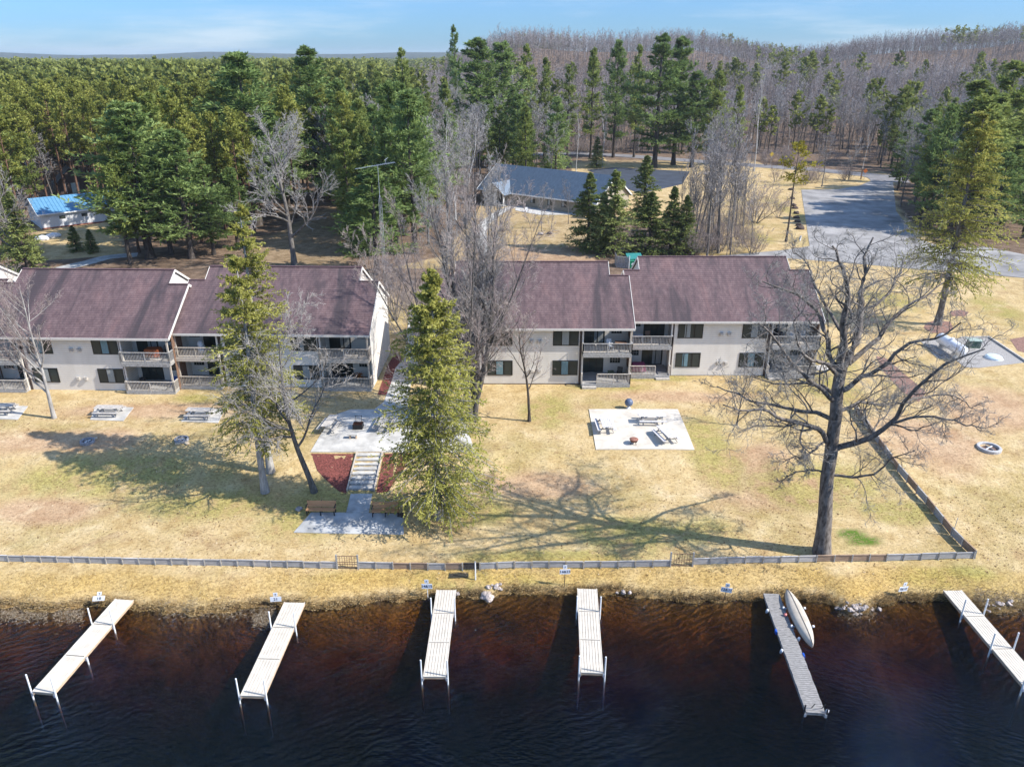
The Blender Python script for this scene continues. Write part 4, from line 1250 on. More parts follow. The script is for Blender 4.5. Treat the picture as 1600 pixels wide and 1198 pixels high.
# dumpster corner
p = G(985, 417); 
D = thing('dumpster', 'dark teal dumpster behind the grey plank screen', 'dumpster', (p.x + .6, p.y + 1.0, p.z), .1)
m = MB(); profbody(m, -1.1, 1.1, [(-.8, .15), (.8, .15), (.95, 1.3), (.6, 1.65), (-.95, 1.15)]); m.build('bin', 'teal_metal', D)
m = MB(); sheet(m, -1.15, 1.15, [(-1.0, 1.2), (.6, 1.72), (1.0, 1.35)], .05); m.build('lid', plain('teal_lid', (.04, .22, .20), .45, .15), D)
CT = thing('wheelie_bin', 'green wheeled bin with white emblem before the teal dumpster', 'bin', (p.x + .1, p.y - .6, p.z), .05)
m = MB(); m.add([(-.26, -.3, .05), (.26, -.3, .05), (.26, .3, .05), (-.26, .3, .05), (-.34, -.38, 1.05), (.34, -.38, 1.05), (.34, .38, 1.05), (-.34, .38, 1.05)], [(3, 2, 1, 0), (4, 5, 6, 7), (0, 1, 5, 4), (1, 2, 6, 5), (2, 3, 7, 6), (3, 0, 4, 7)]); m.build('bin', plain('bin_green', (.02, .26, .13), .5, .1), CT)
MB().box(-.36, .36, -.42, .42, 1.055, 1.12).build('lid', plain('bin_lid', (.02, .20, .11), .5, .1), CT, bevel=.02)
m = MB(); m.box(-.16, .0, -.425, -.40, .55, .72); m.box(-.02, .14, -.425, -.40, .68, .86); m.build('emblem', 'plastic_white', CT)
W_ = thing('plank_screen', 'weathered grey plank screen around the dumpster', 'fence', (p.x - 2.0, p.y - .4, p.z), 0)
m = MB()
for i in range(11): m.box(-.1 + i * .15, .035 + i * .15, .0 - i * .06, .03 - i * .06, 0, 1.75 + .03 * math.sin(i * 2.1))
m.build('plank_panel', 'gray_wood', W_)
m = MB()
for i in range(14): m.box(-.16, -.13, .05 + i * .15, .18 + i * .15, 0, 1.8)
m.build('side_panel', 'gray_wood', W_)
MB().box(1.57, 1.68, -.72, -.62, 0, 1.9).build('post', 'white_metal', W_)

# antenna tower
p = G(604, 468)
A = thing('antenna_tower', 'tall grey lattice tower carrying a wide television antenna between the two buildings', 'antenna', p, .1)
h1 = on_y(0, 305, p.y)[2] - p.z; h2 = on_y(0, 259, p.y)[2] - p.z
m = MB(); c3 = [(.21 * math.cos(a), .21 * math.sin(a)) for a in (.5, 2.6, 4.7)]
for x, y in c3: m.tube([(x, y, 0), (x, y, h1 - .8), (x * .12, y * .12, h1)], .022, 6)
n = int(h1 / .42)
for i in range(n - 2):
    z = i * .42
    for k in range(3):
        (xa, ya), (xb, yb) = c3[k], c3[(k + 1) % 3]
        m.bar((xa, ya, z), (xb, yb, z + .42 if (i + k) % 2 else z), .012, .012) if i % 1 == 0 else None
        m.bar((xa, ya, z), (xb, yb, z + .42), .012, .012)
m.build('lattice_mast', 'galvanised', A)
MB().tube([(0, 0, h1 - .3), (0, 0, h2 + .1)], .028, 8).build('mast_pipe', 'galvanised', A)
yg = MB(); ang = .25
R = Matrix.Translation((-.35, 0, h2)) @ Matrix.Rotation(ang, 4, 'Z') @ Matrix.Rotation(-.12, 4, 'Y')
yg.bar(R @ Vector((-2.4, 0, 0)), R @ Vector((2.5, 0, 0)), .04, .05)
for i in range(19):
    x = -2.3 + i * .26; L = .32 + .75 * (i / 18) * (1 if i > 5 else .8)
    yg.tube([R @ Vector((x, -L, .02)), R @ Vector((x, L, .02))], .013, 4)
yg.tube([R @ Vector((1.3, 0, 0)), R @ Vector((1.5, 0, .55))], .02, 5); yg.tube([R @ Vector((1.2, -.35, .5)), R @ Vector((1.8, .35, .6))], .02, 5)
yg.build('aerial', 'galvanised', A)
# ------------------------------------------------------------------ trees
def nrm(a): return a / np.maximum(np.linalg.norm(a, axis=-1, keepdims=True), 1e-9)
def grow(start, d, L, r0, n, curl, trop, taper, rng, pull=None):
    m = len(start); P = np.zeros((m, n, 3)); D = np.zeros((m, n, 3)); R = np.zeros((m, n))
    P[:, 0] = start; d = nrm(d); D[:, 0] = d; R[:, 0] = r0; st = (L / (n - 1))[:, None]
    for i in range(1, n):
        d = nrm(d + curl * rng.normal(size=(m, 3)) + np.array([0, 0, trop]))
        P[:, i] = P[:, i - 1] + d * st; D[:, i] = d
        R[:, i] = r0 * (1 - (1 - taper) * i / (n - 1))
    return P, R, D, L
def spawn(br, k, t0, t1, ang, asd, lr, fall, rr, rng, flat=0, even=False):
    P, R, D, L = br; m, n, _ = P.shape
    t = t0 + (t1 - t0) * (np.arange(k)[None, :] + rng.random((m, k))) / k
    f = t * (n - 1); i = np.minimum(f.astype(int), n - 2); w = (f - i)[..., None]
    mi = np.arange(m)[:, None]
    s = P[mi, i] * (1 - w) + P[mi, i + 1] * w
    d = D[mi, i + 1]
    r = (R[mi, i] * (1 - w[..., 0]) + R[mi, i + 1] * w[..., 0]) * rr
    v = rng.normal(size=(m, k, 3)); v[..., 2] *= (1 - flat)
    perp = nrm(v - (v * d).sum(-1, keepdims=True) * d)
    a = ang + asd * rng.normal(size=(m, k, 1))
    nd = d * np.cos(a) + perp * np.sin(a)
    l = L[:, None] * lr * (1 - fall * t) * rng.uniform(.65, 1.15, (m, k))
    return s.reshape(-1, 3), nd.reshape(-1, 3), l.ravel(), r.ravel()
def tubes(br, k):
    P, R, D, L = br; m, n, _ = P.shape
    ref = np.where(np.abs(D[..., 2:3]) > .9, np.array([0., 1, 0]), np.array([0., 0, 1]))
    u = nrm(np.cross(D, ref)); w = np.cross(D, u)
    a = 2 * np.pi * np.arange(k) / k
    V = P[:, :, None, :] + R[:, :, None, None] * (u[:, :, None, :] * np.cos(a)[None, None, :, None] + w[:, :, None, :] * np.sin(a)[None, None, :, None])
    idx = np.arange(m * n * k).reshape(m, n, k)
    A = idx[:, :-1, :]; B = np.roll(A, -1, axis=2); C_ = idx[:, 1:, :]; E = np.roll(C_, -1, axis=2)
    F_ = np.stack([A, C_, E, B], -1).reshape(-1, 4)
    return V.reshape(-1, 3), F_
def blades(br):
    """one flat strip per branch, for twigs that are thinner than a pixel"""
    P, R, D, L = br; m, n, _ = P.shape
    v = NP.normal(size=(m, 1, 3)); u = nrm(np.cross(D, np.broadcast_to(v, D.shape)))
    V = np.stack([P - u * R[..., None], P + u * R[..., None]], 2)
    idx = np.arange(m * n * 2).reshape(m, n, 2)
    F_ = np.stack([idx[:, :-1, 0], idx[:, :-1, 1], idx[:, 1:, 1], idx[:, 1:, 0]], -1).reshape(-1, 4)
    return V.reshape(-1, 3), F_
def join(parts):
    vs, fs, sh, o = [], [], [], 0
    for p in parts:
        v, f = p[0], p[1]; s = p[2] if len(p) > 2 else .5
        vs.append(v); fs.append(f + o); o += len(v)
        sh.append(np.full(len(f), s) if np.isscalar(s) else s)
    return np.concatenate(vs), np.concatenate(fs), np.concatenate(sh)
def tufts(br, k, t0, tl, tw, spread, rng, up=.0, shade=None, asp=1.0):
    """needle sprays: k small kites along each branch"""
    P, R, D, L = br; m, n, _ = P.shape
    t = t0 + (1 - t0) * (np.arange(k)[None, :] + rng.random((m, k))) / k
    f = t * (n - 1); i = np.minimum(f.astype(int), n - 2); w = (f - i)[..., None]; mi = np.arange(m)[:, None]
    s = (P[mi, i] * (1 - w) + P[mi, i + 1] * w).reshape(-1, 3)
    d = np.repeat(D[:, -1][:, None], k, 1).reshape(-1, 3)
    M = len(s)
    d = nrm(d + spread * rng.normal(size=(M, 3)) + np.array([0, 0, up]))
    l = tl * rng.uniform(.6, 1.25, (M, 1)); wd = tw * rng.uniform(.7, 1.2, (M, 1))
    nn = nrm(rng.normal(size=(M, 3)) * .7 + np.array([0, 0, asp])); sd = nrm(np.cross(d, nn))
    V = np.stack([s - d * l * .1, s + d * l * .5 + sd * wd, s + d * l, s + d * l * .5 - sd * wd], 1).reshape(-1, 3)
    F_ = np.arange(M * 4).reshape(-1, 4)
    b = np.repeat((shade if shade is not None else rng.uniform(.25, .75, m))[:, None], k, 1).ravel()
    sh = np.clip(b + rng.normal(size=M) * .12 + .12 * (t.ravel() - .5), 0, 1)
    return V, F_, sh

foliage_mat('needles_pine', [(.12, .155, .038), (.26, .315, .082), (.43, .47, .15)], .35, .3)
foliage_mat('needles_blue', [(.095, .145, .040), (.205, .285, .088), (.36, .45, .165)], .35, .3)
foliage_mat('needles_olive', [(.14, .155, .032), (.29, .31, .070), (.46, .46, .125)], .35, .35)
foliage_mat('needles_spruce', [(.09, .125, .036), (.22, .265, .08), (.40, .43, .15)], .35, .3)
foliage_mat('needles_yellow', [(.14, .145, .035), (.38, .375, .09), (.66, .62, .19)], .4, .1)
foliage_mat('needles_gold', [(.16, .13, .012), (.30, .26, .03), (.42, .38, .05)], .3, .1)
def twig_mat(name, cols, objvar=.3):
    m, nt, b = nmat(name)
    at = N(nt, 'ShaderNodeAttribute', attribute_name='shade'); oi = N(nt, 'ShaderNodeObjectInfo')
    f = math_(nt, 'ADD', at.outputs['Fac'], math_(nt, 'MULTIPLY', math_(nt, 'SUBTRACT', oi.outputs['Random'], .5), objvar))
    link(nt, ramp(nt, f, [(i / (len(cols) - 1), k) for i, k in enumerate(cols)]), b.inputs['Base Color'])
    b.inputs['Roughness'].default_value = .9; b.inputs['Specular IOR Level'].default_value = .1
    MATS[name] = m
twig_mat('twigs_grey', [(.19, .175, .165), (.31, .29, .275), (.44, .42, .40)])
twig_mat('twigs_oak', [(.12, .105, .095), (.25, .235, .215), (.48, .46, .42)], 0)
twig_mat('twigs_red', [(.19, .155, .14), (.33, .265, .24), (.45, .385, .35)])
twig_mat('twigs_pale', [(.22, .20, .18), (.36, .33, .30), (.50, .47, .44)], .15)
twig_mat('twigs_purple', [(.16, .145, .14), (.28, .26, .255), (.43, .41, .40)], .5)
bark_mat('bark_dark', (.030, .024, .020), (.115, .098, .084), 7, .3)
bark_mat('bark_grey', (.07, .062, .055), (.23, .21, .19), 6, .3)
bark_mat('bark_oak', (.06, .048, .040), (.27, .235, .205), 5, 0, .35)
bark_mat('bark_pale', (.20, .185, .17), (.44, .42, .39), 5, .15)
bark_mat('bark_birch', (.28, .27, .26), (.66, .65, .62), 4, .1, 3)
bark_mat('bark_red', (.06, .035, .025), (.19, .115, .08), 6, .3)

def conifer_arrays(H, R, base, nb, shape, e0, e1, droop, nl, nt_, tl, tw, rng, lat=.42, trunk_r=.25, spread=.45, up=.1, lean=0, gaps=0, tr_from=.12, lsp=.9, asp=1.0, curl=.05):
    t = np.sort(rng.random(nb)) ** .92; 
    if gaps: t = t + .5 / gaps * np.sin(t * gaps * 2 * np.pi) / np.pi      # whorls bunch up and leave gaps
    t = np.clip(t, 0, .995)
    z = H * (base + (1 - base) * t)
    az = rng.random(nb) * 2 * np.pi
    L = R * shape(t) * rng.uniform(.62, 1.12, nb) * (1 + .16 * np.sin(az * 2 + H) + .12 * np.sin(az * 3 + t * 9))
    el = e0 + (e1 - e0) * t + rng.normal(size=nb) * .10
    d = np.stack([np.cos(az) * np.cos(el), np.sin(az) * np.cos(el), np.sin(el)], 1)
    cx = lean * (z / H) ** 1.3
    s = np.stack([cx, np.zeros(nb), z], 1)
    br = grow(s, d, L, .012 + trunk_r * .22 * (1 - t), 6, curl, -droop, .25, rng)
    tz = np.linspace(0, 1, 14)
    tp = np.stack([lean * tz ** 1.3 + .06 * np.sin(tz * 7), .06 * np.sin(tz * 5 + 1), tz * H * .99], 1)[None]
    tr = trunk_r * (1 - tz) ** .8 + .015; tr[0] *= 1.35
    trunk = (tp, tr[None], nrm(np.gradient(tp, axis=1)), None)
    bsh = rng.uniform(.22, .78, nb)
    l2 = spawn(br, nl, tr_from, .98, lsp, .22, lat, .55, .6, rng, flat=.75)
    b2 = grow(*l2[:3], l2[3] * .6, 4, .06, -droop * .6, .3, rng)
    sh2 = np.repeat(bsh, nl)
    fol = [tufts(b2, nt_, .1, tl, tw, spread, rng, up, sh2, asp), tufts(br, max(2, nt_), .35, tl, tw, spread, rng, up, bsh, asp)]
    wood = [tubes(trunk, 9), tubes(br, 3)]
    return join(wood), join(fol)

SH_CONE = lambda t: (1 - t) ** .85 * .97 + .03
SH_PINE = lambda t: np.clip(.55 + 1.9 * t, 0, 1) * (1 - t ** 1.25) ** .72 * .97 + .05
SH_ROUND = lambda t: np.sin(np.pi * (.12 + .86 * t)) ** .7
SH_YG = lambda t: (1 - t) ** .8 * (.72 + .28 * np.clip(t * 5, 0, 1)) + .05

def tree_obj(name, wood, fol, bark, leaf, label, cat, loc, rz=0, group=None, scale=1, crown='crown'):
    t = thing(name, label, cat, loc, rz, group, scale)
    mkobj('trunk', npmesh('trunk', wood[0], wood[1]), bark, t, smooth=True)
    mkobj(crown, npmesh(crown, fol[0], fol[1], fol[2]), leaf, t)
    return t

def bare_arrays(H, spread, seed, trunk_r=.2, fork=.3, k=(9, 7, 7, 5), up=.12, ang=.75, curl=.09, twig=.011, sides=(8, 5, 3), stems=1, lean=(0, 0), ratio=(.55, .55, .5, .5), low=True, splay=.35, cheap=False):
    rng = np.random.default_rng(seed)
    s = np.zeros((stems, 3)); 
    if stems > 1:
        a = np.arange(stems) * 2 * np.pi / stems + rng.random() * 6
        s[:, 0] = np.cos(a) * .22; s[:, 1] = np.sin(a) * .22
        d = np.stack([np.cos(a) * splay * rng.uniform(.3, 1.2, stems), np.sin(a) * splay * rng.uniform(.3, 1.2, stems), np.ones(stems)], 1)
    else: d = np.array([[lean[0], lean[1], 1.]])
    L = H * rng.uniform(.82, 1.0, stems) if stems > 1 else np.array([H * .96])
    b0 = grow(s, d, L, np.full(stems, trunk_r), 14, .045 if stems == 1 else .035, .02, .12, rng)
    b0[1][:, 0] *= 1.3
    q = spawn(b0, k[0], fork, .97, ang, .15, ratio[0] * spread, .62, .58, rng)
    b1 = grow(*q[:4], 5 if cheap else 8, curl, up, .22, rng)
    q = spawn(b1, k[1], .18, .98, .62, .2, ratio[1], .45, .6, rng)
    b2 = grow(*q[:4], 3 if cheap else 6, curl, up * .7, .3, rng)
    q = spawn(b2, k[2], .15, 1, .6, .22, ratio[2], .35, .6, rng)
    q = (q[0], q[1], q[2], np.maximum(q[3], twig))
    b3 = grow(*q[:4], 3 if cheap else 4, curl * 1.2, up * .5, .5, rng)
    wood = [tubes(b0, sides[0]), tubes(b1, sides[1])]
    cr = [(*(blades(b2) if cheap else tubes(b2, sides[2])), .35)]
    v, f = tubes(b3, 3) if low else blades(b3); cr.append((v, f, np.repeat(rng.uniform(.3, .8, len(b3[0])), len(f) // len(b3[0]))))
    if k[3]:
        q = spawn(b3, k[3], .2, 1, .55, .2, ratio[3], .3, .7, rng)
        b4 = grow(q[0], q[1], q[2], np.full(len(q[3]), twig * .8), 3, .1, .04, .6, rng)
        v, f = tubes(b4, 3) if low else blades(b4); cr.append((v, f, np.repeat(rng.uniform(.45, 1, len(b4[0])), len(f) // len(b4[0]))))
    return join(wood), join(cr)

# ---- the foreground conifers
def at_px(px, py): return G(px, py)
def yg(px, py, ptop, seed, R, base, label, nb=300, lean=0, tr=.26, mat='needles_yellow', nl=9, ntf=6, name='hemlock_tree', shape=SH_YG, tl=.34, group=None, bark='bark_pale', gaps=16, tw=.085, droop=.09, R_=0):
    p = at_px(px, py); H = height_to(px, ptop, p)
    w, f = conifer_arrays(H, R, base, nb, shape, -.10, .65, droop, nl, ntf, tl, tw, np.random.default_rng(seed), trunk_r=tr, lean=lean, gaps=gaps, spread=.6, up=-.10, lat=.36)
    return tree_obj(name, w, f, bark, mat, label, 'tree', p, seed * .7, group)
yg(688, 810, 424, 21, 4.5, .09, 'yellow green conical spruce beside the upper patio and red mulch', 430, nl=15, ntf=12, gaps=17, tl=.17, tw=.04, R_=0)
yg(415, 768, 402, 22, 3.7, .24, 'yellow green spruce with white grey trunk, nearer one of the twin pair', 200, nl=14, lean=-.3, gaps=12, tl=.16, tw=.038, ntf=12)
yg(423, 737, 322, 23, 3.8, .26, 'taller yellow green spruce just behind its twin with white trunk', 220, nl=14, lean=-.4, gaps=13, tl=.16, tw=.038, ntf=12)
yg(1464, 507, 172, 24, 6.3, .22, 'tall yellow green spruce growing from the mulch ring by the gas tank', 280, nl=13, ntf=10, tl=.24, tw=.06, tr=.36, bark='bark_grey', gaps=12)

# ---- the hero oak
def oak():
    p = G(1284, 863)
    Y0 = p.y
    limbs = [  # (pixel polyline, depth offsets, r0, r1)
        ([(1284, 866), (1287, 820), (1292, 770), (1298, 720), (1302, 670), (1306, 630), (1311, 600), (1315, 575)], [0, 0, 0, 0, 0, 0, .1, .2], .46, .33),
        ([(1315, 575), (1335, 545), (1342, 515), (1346, 480), (1345, 450), (1355, 425), (1350, 395), (1362, 372)], [.2, .4, .8, 1.2, 1.5, 2, 2.3, 2.6], .30, .05),
        ([(1313, 580), (1320, 540), (1318, 500), (1325, 470), (1320, 430), (1312, 405), (1300, 385)], [.2, 0, -.3, -.6, -1, -1.2, -1.4], .28, .05),
        ([(1311, 590), (1300, 560), (1290, 530), (1285, 500), (1270, 480), (1245, 462), (1215, 450), (1190, 440)], [.1, .4, .8, 1.2, 1.5, 1.8, 2.2, 2.5], .22, .04),
        ([(1311, 612), (1327, 603), (1345, 590), (1375, 575), (1405, 545), (1440, 530), (1470, 525), (1500, 505)], [0, -.1, -.4, -1, -1.6, -2, -2.4, -2.8], .20, .04),
        ([(1326, 568), (1365, 535), (1390, 505), (1420, 475), (1450, 460), (1475, 440)], [.4, 1, 1.5, 2.2, 3, 3.6], .18, .04),
        ([(1296, 706), (1318, 698), (1345, 690), (1375, 674), (1400, 655), (1412, 630), (1440, 600), (1470, 575), (1500, 560), (1540, 545)], [0, -.2, -.6, -1.2, -1.8, -2.2, -2.8, -3.2, -3.5, -4], .24, .04),
        ([(1395, 660), (1430, 652), (1470, 650), (1510, 662), (1540, 668)], [-1.7, -2.4, -3, -3.5, -4], .10, .03),
        ([(1412, 628), (1450, 620), (1490, 618), (1520, 640)], [-2.2, -1.5, -1, -.4], .09, .025),
        ([(1292, 690), (1282, 672), (1262, 665), (1235, 660), (1210, 650), (1190, 640), (1165, 640), (1130, 632)], [0, -.5, -1, -1.6, -2.2, -2.6, -3, -3.6], .20, .04),
        ([(1300, 655), (1275, 645), (1245, 640), (1215, 632), (1180, 628), (1150, 615), (1120, 605)], [0, .6, 1.2, 1.8, 2.4, 3, 3.6], .17, .035),
        ([(1305, 628), (1285, 610), (1262, 590), (1240, 570), (1225, 545), (1205, 520), (1185, 505)], [0, -.8, -1.6, -2.2, -2.8, -3.4, -4], .17, .035),
        ([(1306, 620), (1290, 605), (1265, 600), (1240, 600), (1210, 598), (1180, 590)], [0, 1, 2, 3, 4, 4.8], .15, .03),
        ([(1294, 742), (1330, 745), (1360, 742), (1385, 725), (1400, 712), (1430, 705)], [0, -.6, -1.2, -1.8, -2.4, -3], .11, .025),
        ([(1290, 738), (1265, 735), (1240, 740), (1222, 750)], [0, .3, .6, 1], .08, .02),
        ([(1291, 690), (1275, 700), (1255, 715), (1240, 712), (1222, 722)], [0, -.8, -1.5, -2, -2.4], .09, .02),
        ([(1304, 645), (1335, 632), (1352, 628), (1372, 632), (1400, 628)], [0, 1.2, 2.4, 3.4, 4.4], .16, .03),
        ([(1310, 560), (1330, 500), (1380, 470), (1400, 430), (1415, 405)], [.2, 2, 3.4, 4.6, 5.4], .16, .03),
        ([(1308, 585), (1290, 570), (1262, 560), (1245, 535), (1240, 500)], [.1, -1.8, -3.4, -4.6, -5.4], .16, .03),
        ([(1318, 520), (1290, 480), (1270, 440), (1262, 410), (1240, 395)], [0, 1.5, 2.5, 3.4, 4], .12, .025),
    ]
    n = 12; P = []; R = []
    for pix, dy, r0, r1 in limbs:
        q = [Vector(on_y(a, b, Y0 + o)) - p for (a, b), o in zip(pix, dy)]
        sm = smooth_line(q, 4); m = len(sm)
        pts = np.array([tuple(sm[0].lerp(sm[0], 0)) for _ in range(0)] or [tuple(sm[min(m - 1, int(round(i * (m - 1) / (n - 1))))]) for i in range(n)])
        pts += np.random.default_rng(len(P)).normal(size=pts.shape) * .05 * (np.arange(n)[:, None] > 0)
        rr = np.linspace(r0, r1, n) * (1 if not P else .92)
        if not P: rr[0] = .66; rr[1] = .50; rr[2] = .46; pts[0, 2] -= .2
        P.append(pts); R.append(rr)
    P = np.array(P); R = np.array(R); D = nrm(np.gradient(P, axis=1)); L = np.linalg.norm(np.diff(P, axis=1), axis=2).sum(1)
    rng = np.random.default_rng(5)
    lb = (P[1:], R[1:], D[1:], L[1:])
    q = spawn(lb, 12, .14, .99, .85, .2, .46, .45, .46, rng)
    b1 = grow(q[0], q[1], q[2], np.clip(q[3], .025, .075), 9, .22, .05, .2, rng)
    q = spawn(b1, 7, .12, 1, .8, .25, .50, .4, .55, rng)
    b2 = grow(q[0], q[1], q[2], np.clip(q[3], .013, .035), 6, .22, .04, .35, rng)
    q = spawn(b2, 6, .15, 1, .8, .25, .55, .3, .6, rng)
    b3 = grow(q[0], q[1], q[2], np.clip(q[3], .010, .02), 4, .22, .03, .5, rng)
    q = spawn(b3, 3, .2, 1, .7, .25, .6, .3, .6, rng)
    b4 = grow(q[0], q[1], q[2], np.full(len(q[3]), .007), 3, .2, .02, .6, rng)
    b0 = (P[:1], R[:1], D[:1], L[:1])
    w = join([tubes(b0, 16), tubes(lb, 10), tubes(b1, 6)])
    c = join([(*tubes(b2, 4), .3)] + [(*tubes(b3, 3), .5), (*tubes(b4, 3), .7)])
    return tree_obj('oak_tree', w, c, 'bark_oak', 'twigs_oak', 'huge leafless oak with wide crooked limbs at the shore fence', 'tree', p)
oak()

def bare(px, py, ptop, label, spread=1, seed=1, name='bare_tree', bark='bark_grey', tw='twigs_grey', group=None, **kw):
    p = at_px(px, py); H = height_to(px, ptop, p)
    w, c = bare_arrays(H, spread, seed, **kw)
    return tree_obj(name, w, c, bark, tw, label, 'tree', p, seed * 1.3, group)
bare(738, 656, 240, 'tall many stemmed leafless tree before the western end of the white patio building', 1.0, 31, stems=5, trunk_r=.24, splay=.13, k=(16, 9, 8, 5), fork=.16, ang=.55, up=.14, ratio=(.38, .5, .5, .5), twig=.011)
bare(716, 645, 250, 'wide fan shaped leafless tree with reddish buds between the two buildings', 1.0, 32, stems=6, trunk_r=.14, splay=.55, k=(15, 8, 7, 4), fork=.16, ang=.55, up=.10, tw='twigs_red', ratio=(.40, .5, .5, .5), twig=.011)
bare(827, 658, 478, 'small leafless maple standing alone before the long siding wall', 1.15, 33, trunk_r=.14, fork=.26, k=(12, 7, 7, 3), ang=.6, up=.14, tw='twigs_red', bark='bark_dark', ratio=(.5, .5, .5, .5))
bare(85, 653, 440, 'leafless maple with dense pinkish crown before the western balconies', 1.25, 34, trunk_r=.19, fork=.17, k=(16, 9, 7, 4), ang=.72, up=.10, tw='twigs_red', bark='bark_pale', ratio=(.56, .5, .5, .5))
bare(491, 768, 488, 'gnarled leaning leafless tree beside the red mulch slope', 1.1, 35, trunk_r=.24, fork=.30, k=(15, 9, 8, 4), ang=.9, curl=.2, up=.03, lean=(-.16, .08), tw='twigs_pale', bark='bark_grey')
bare(1151, 664, 572, 'small leafless sapling with thin low crown between the patio and the oak', 1.2, 36, trunk_r=.07, fork=.25, k=(9, 6, 5, 3), ang=.7, tw='twigs_grey', bark='bark_dark')
bare(618, 500, 402, 'pink budded leafless shrub tree beside the antenna tower', 1.6, 37, stems=9, splay=.75, trunk_r=.05, k=(8, 6, 5, 3), tw='twigs_red', fork=.1)
bare(650, 520, 450, 'second pinkish shrub tree between the buildings, next to the walkway', 1.5, 38, stems=8, splay=.7, trunk_r=.05, k=(8, 6, 5, 3), tw='twigs_red', fork=.1)
B_BROAD = bare(460, 414, 190, 'broad grey leafless tree in the brown clearing behind the ridge', 1.3, 39, trunk_r=.42, fork=.2, k=(16, 9, 8, 5), ang=.85, curl=.13, up=.07, tw='twigs_grey', twig=.018, ratio=(.5, .5, .5, .5))
bare(32, 424, 250, 'grey leafless tree with leaning trunk at the western frame edge', 1.1, 40, trunk_r=.24, fork=.2, k=(14, 8, 7, 4), ang=.8, up=.08, lean=(-.1, 0), twig=.016)

# ---- species sets for the woods (each variant is built once, then copied)
def variants():
    V = {}
    def C(key, n, H, R, base, nb, shape, e0, e1, droop, nl, nt_, tl, tw, bark, leaf, name, **kw):
        V[key] = []
        for i in range(n):
            w, f = conifer_arrays(H, R, base, nb, shape, e0, e1, droop, nl, nt_, tl, tw, np.random.default_rng(sum(map(ord, key)) % 7 + 100 * i + len(V)), **kw)
            V[key].append((name, bark, leaf, npmesh('trunk', w[0], w[1]), npmesh('crown', f[0], f[1], f[2]), H))
    C('wp', 4, 25, 5.8, .16, 105, SH_PINE, -.10, .62, -.05, 13, 10, .60, .085, 'bark_dark', 'needles_blue', 'white_pine_tree', gaps=9, spread=.4, up=.28, trunk_r=.38, lat=.45)
    C('op', 3, 23, 4.6, .22, 95, SH_PINE, -.05, .7, -.04, 12, 9, .55, .085, 'bark_dark', 'needles_pine', 'pine_tree', gaps=8, spread=.45, up=.25, trunk_r=.33, lat=.42)
    C('rp', 4, 22, 3.1, .48, 70, SH_ROUND, .05, .95, -.04, 8, 9, .52, .10, 'bark_red', 'needles_olive', 'red_pine_tree', spread=.6, up=.35, trunk_r=.22, lat=.4, tr_from=.35)
    C('sp', 4, 11, 2.7, .05, 190, SH_CONE, -.20, .55, .035, 10, 7, .26, .06, 'bark_dark', 'needles_spruce', 'spruce_tree', gaps=14, spread=.45, up=-.02, trunk_r=.17, lat=.36)
    def Bv(key, n, H, bark, tw, name, **kw):
        V[key] = []
        for i in range(n):
            w, f = bare_arrays(H, kw.get('spread', 1), 500 + i * 7 + len(V), **{k: v for k, v in kw.items() if k != 'spread'})
            V[key].append((name, bark, tw, npmesh('trunk', w[0], w[1]), npmesh('crown', f[0], f[1], f[2]), H))
    Bv('bt', 5, 19, 'bark_grey', 'twigs_purple', 'bare_tree', trunk_r=.15, fork=.34, k=(16, 7, 7, 3), ang=.6, up=.13, twig=.022, sides=(6, 3, 3), low=False, ratio=(.36, .5, .5, .5))
    Bv('bi', 3, 20, 'bark_birch', 'twigs_pale', 'birch_tree', trunk_r=.15, fork=.45, k=(12, 6, 5, 2), ang=.5, up=.14, twig=.02, sides=(6, 3, 3), low=False, ratio=(.34, .5, .5, .5))
    Bv('bs', 2, 7, 'bark_grey', 'twigs_red', 'bare_shrub', trunk_r=.05, fork=.08, k=(7, 6, 5, 3), stems=7, splay=.7, twig=.014, sides=(4, 3, 3), low=False)
    return V
VAR = variants()
for ms in VAR.values():
    for v in ms:
        v[3].polygons.foreach_set('use_smooth', [True] * len(v[3].polygons))
        v[3].materials.append(MATS[v[1]]); v[4].materials.append(MATS[v[2]])
NPLACED = {}
def put(key, x, y, H, label, group=None, wid=1.0, vi=None, z=None):
    vs_ = VAR[key]; name, bark, leaf, tm, cm, h0_ = vs_[RND.randrange(len(vs_)) if vi is None else vi % len(vs_)]
    s = H / h0_
    t = thing(name, label, 'tree' if 'shrub' not in name else 'shrub', (x, y, gz(x, y) - .05 if z is None else z), RND.uniform(0, 6.28), group, (s * wid, s * wid, s))
    for nm, me in (('trunk', tm), ('crown', cm)):
        o = bpy.data.objects.new(nm, me); COL.objects.link(o); o.parent = t
    NPLACED[key] = NPLACED.get(key, 0) + 1
    return t
HERO = []
def hero(key, px, py, ptop, label, wid=1.0, vi=None, group=None):
    p = G(px, py); H = height_to(px, ptop, p)
    if key in ('wp', 'op'): wid *= (1.3 if px < 700 else 1.12) * min(1, 24 / H) ** .45
    HERO.append((p.x, p.y)); return put(key, p.x, p.y, H, label, group, wid, vi)
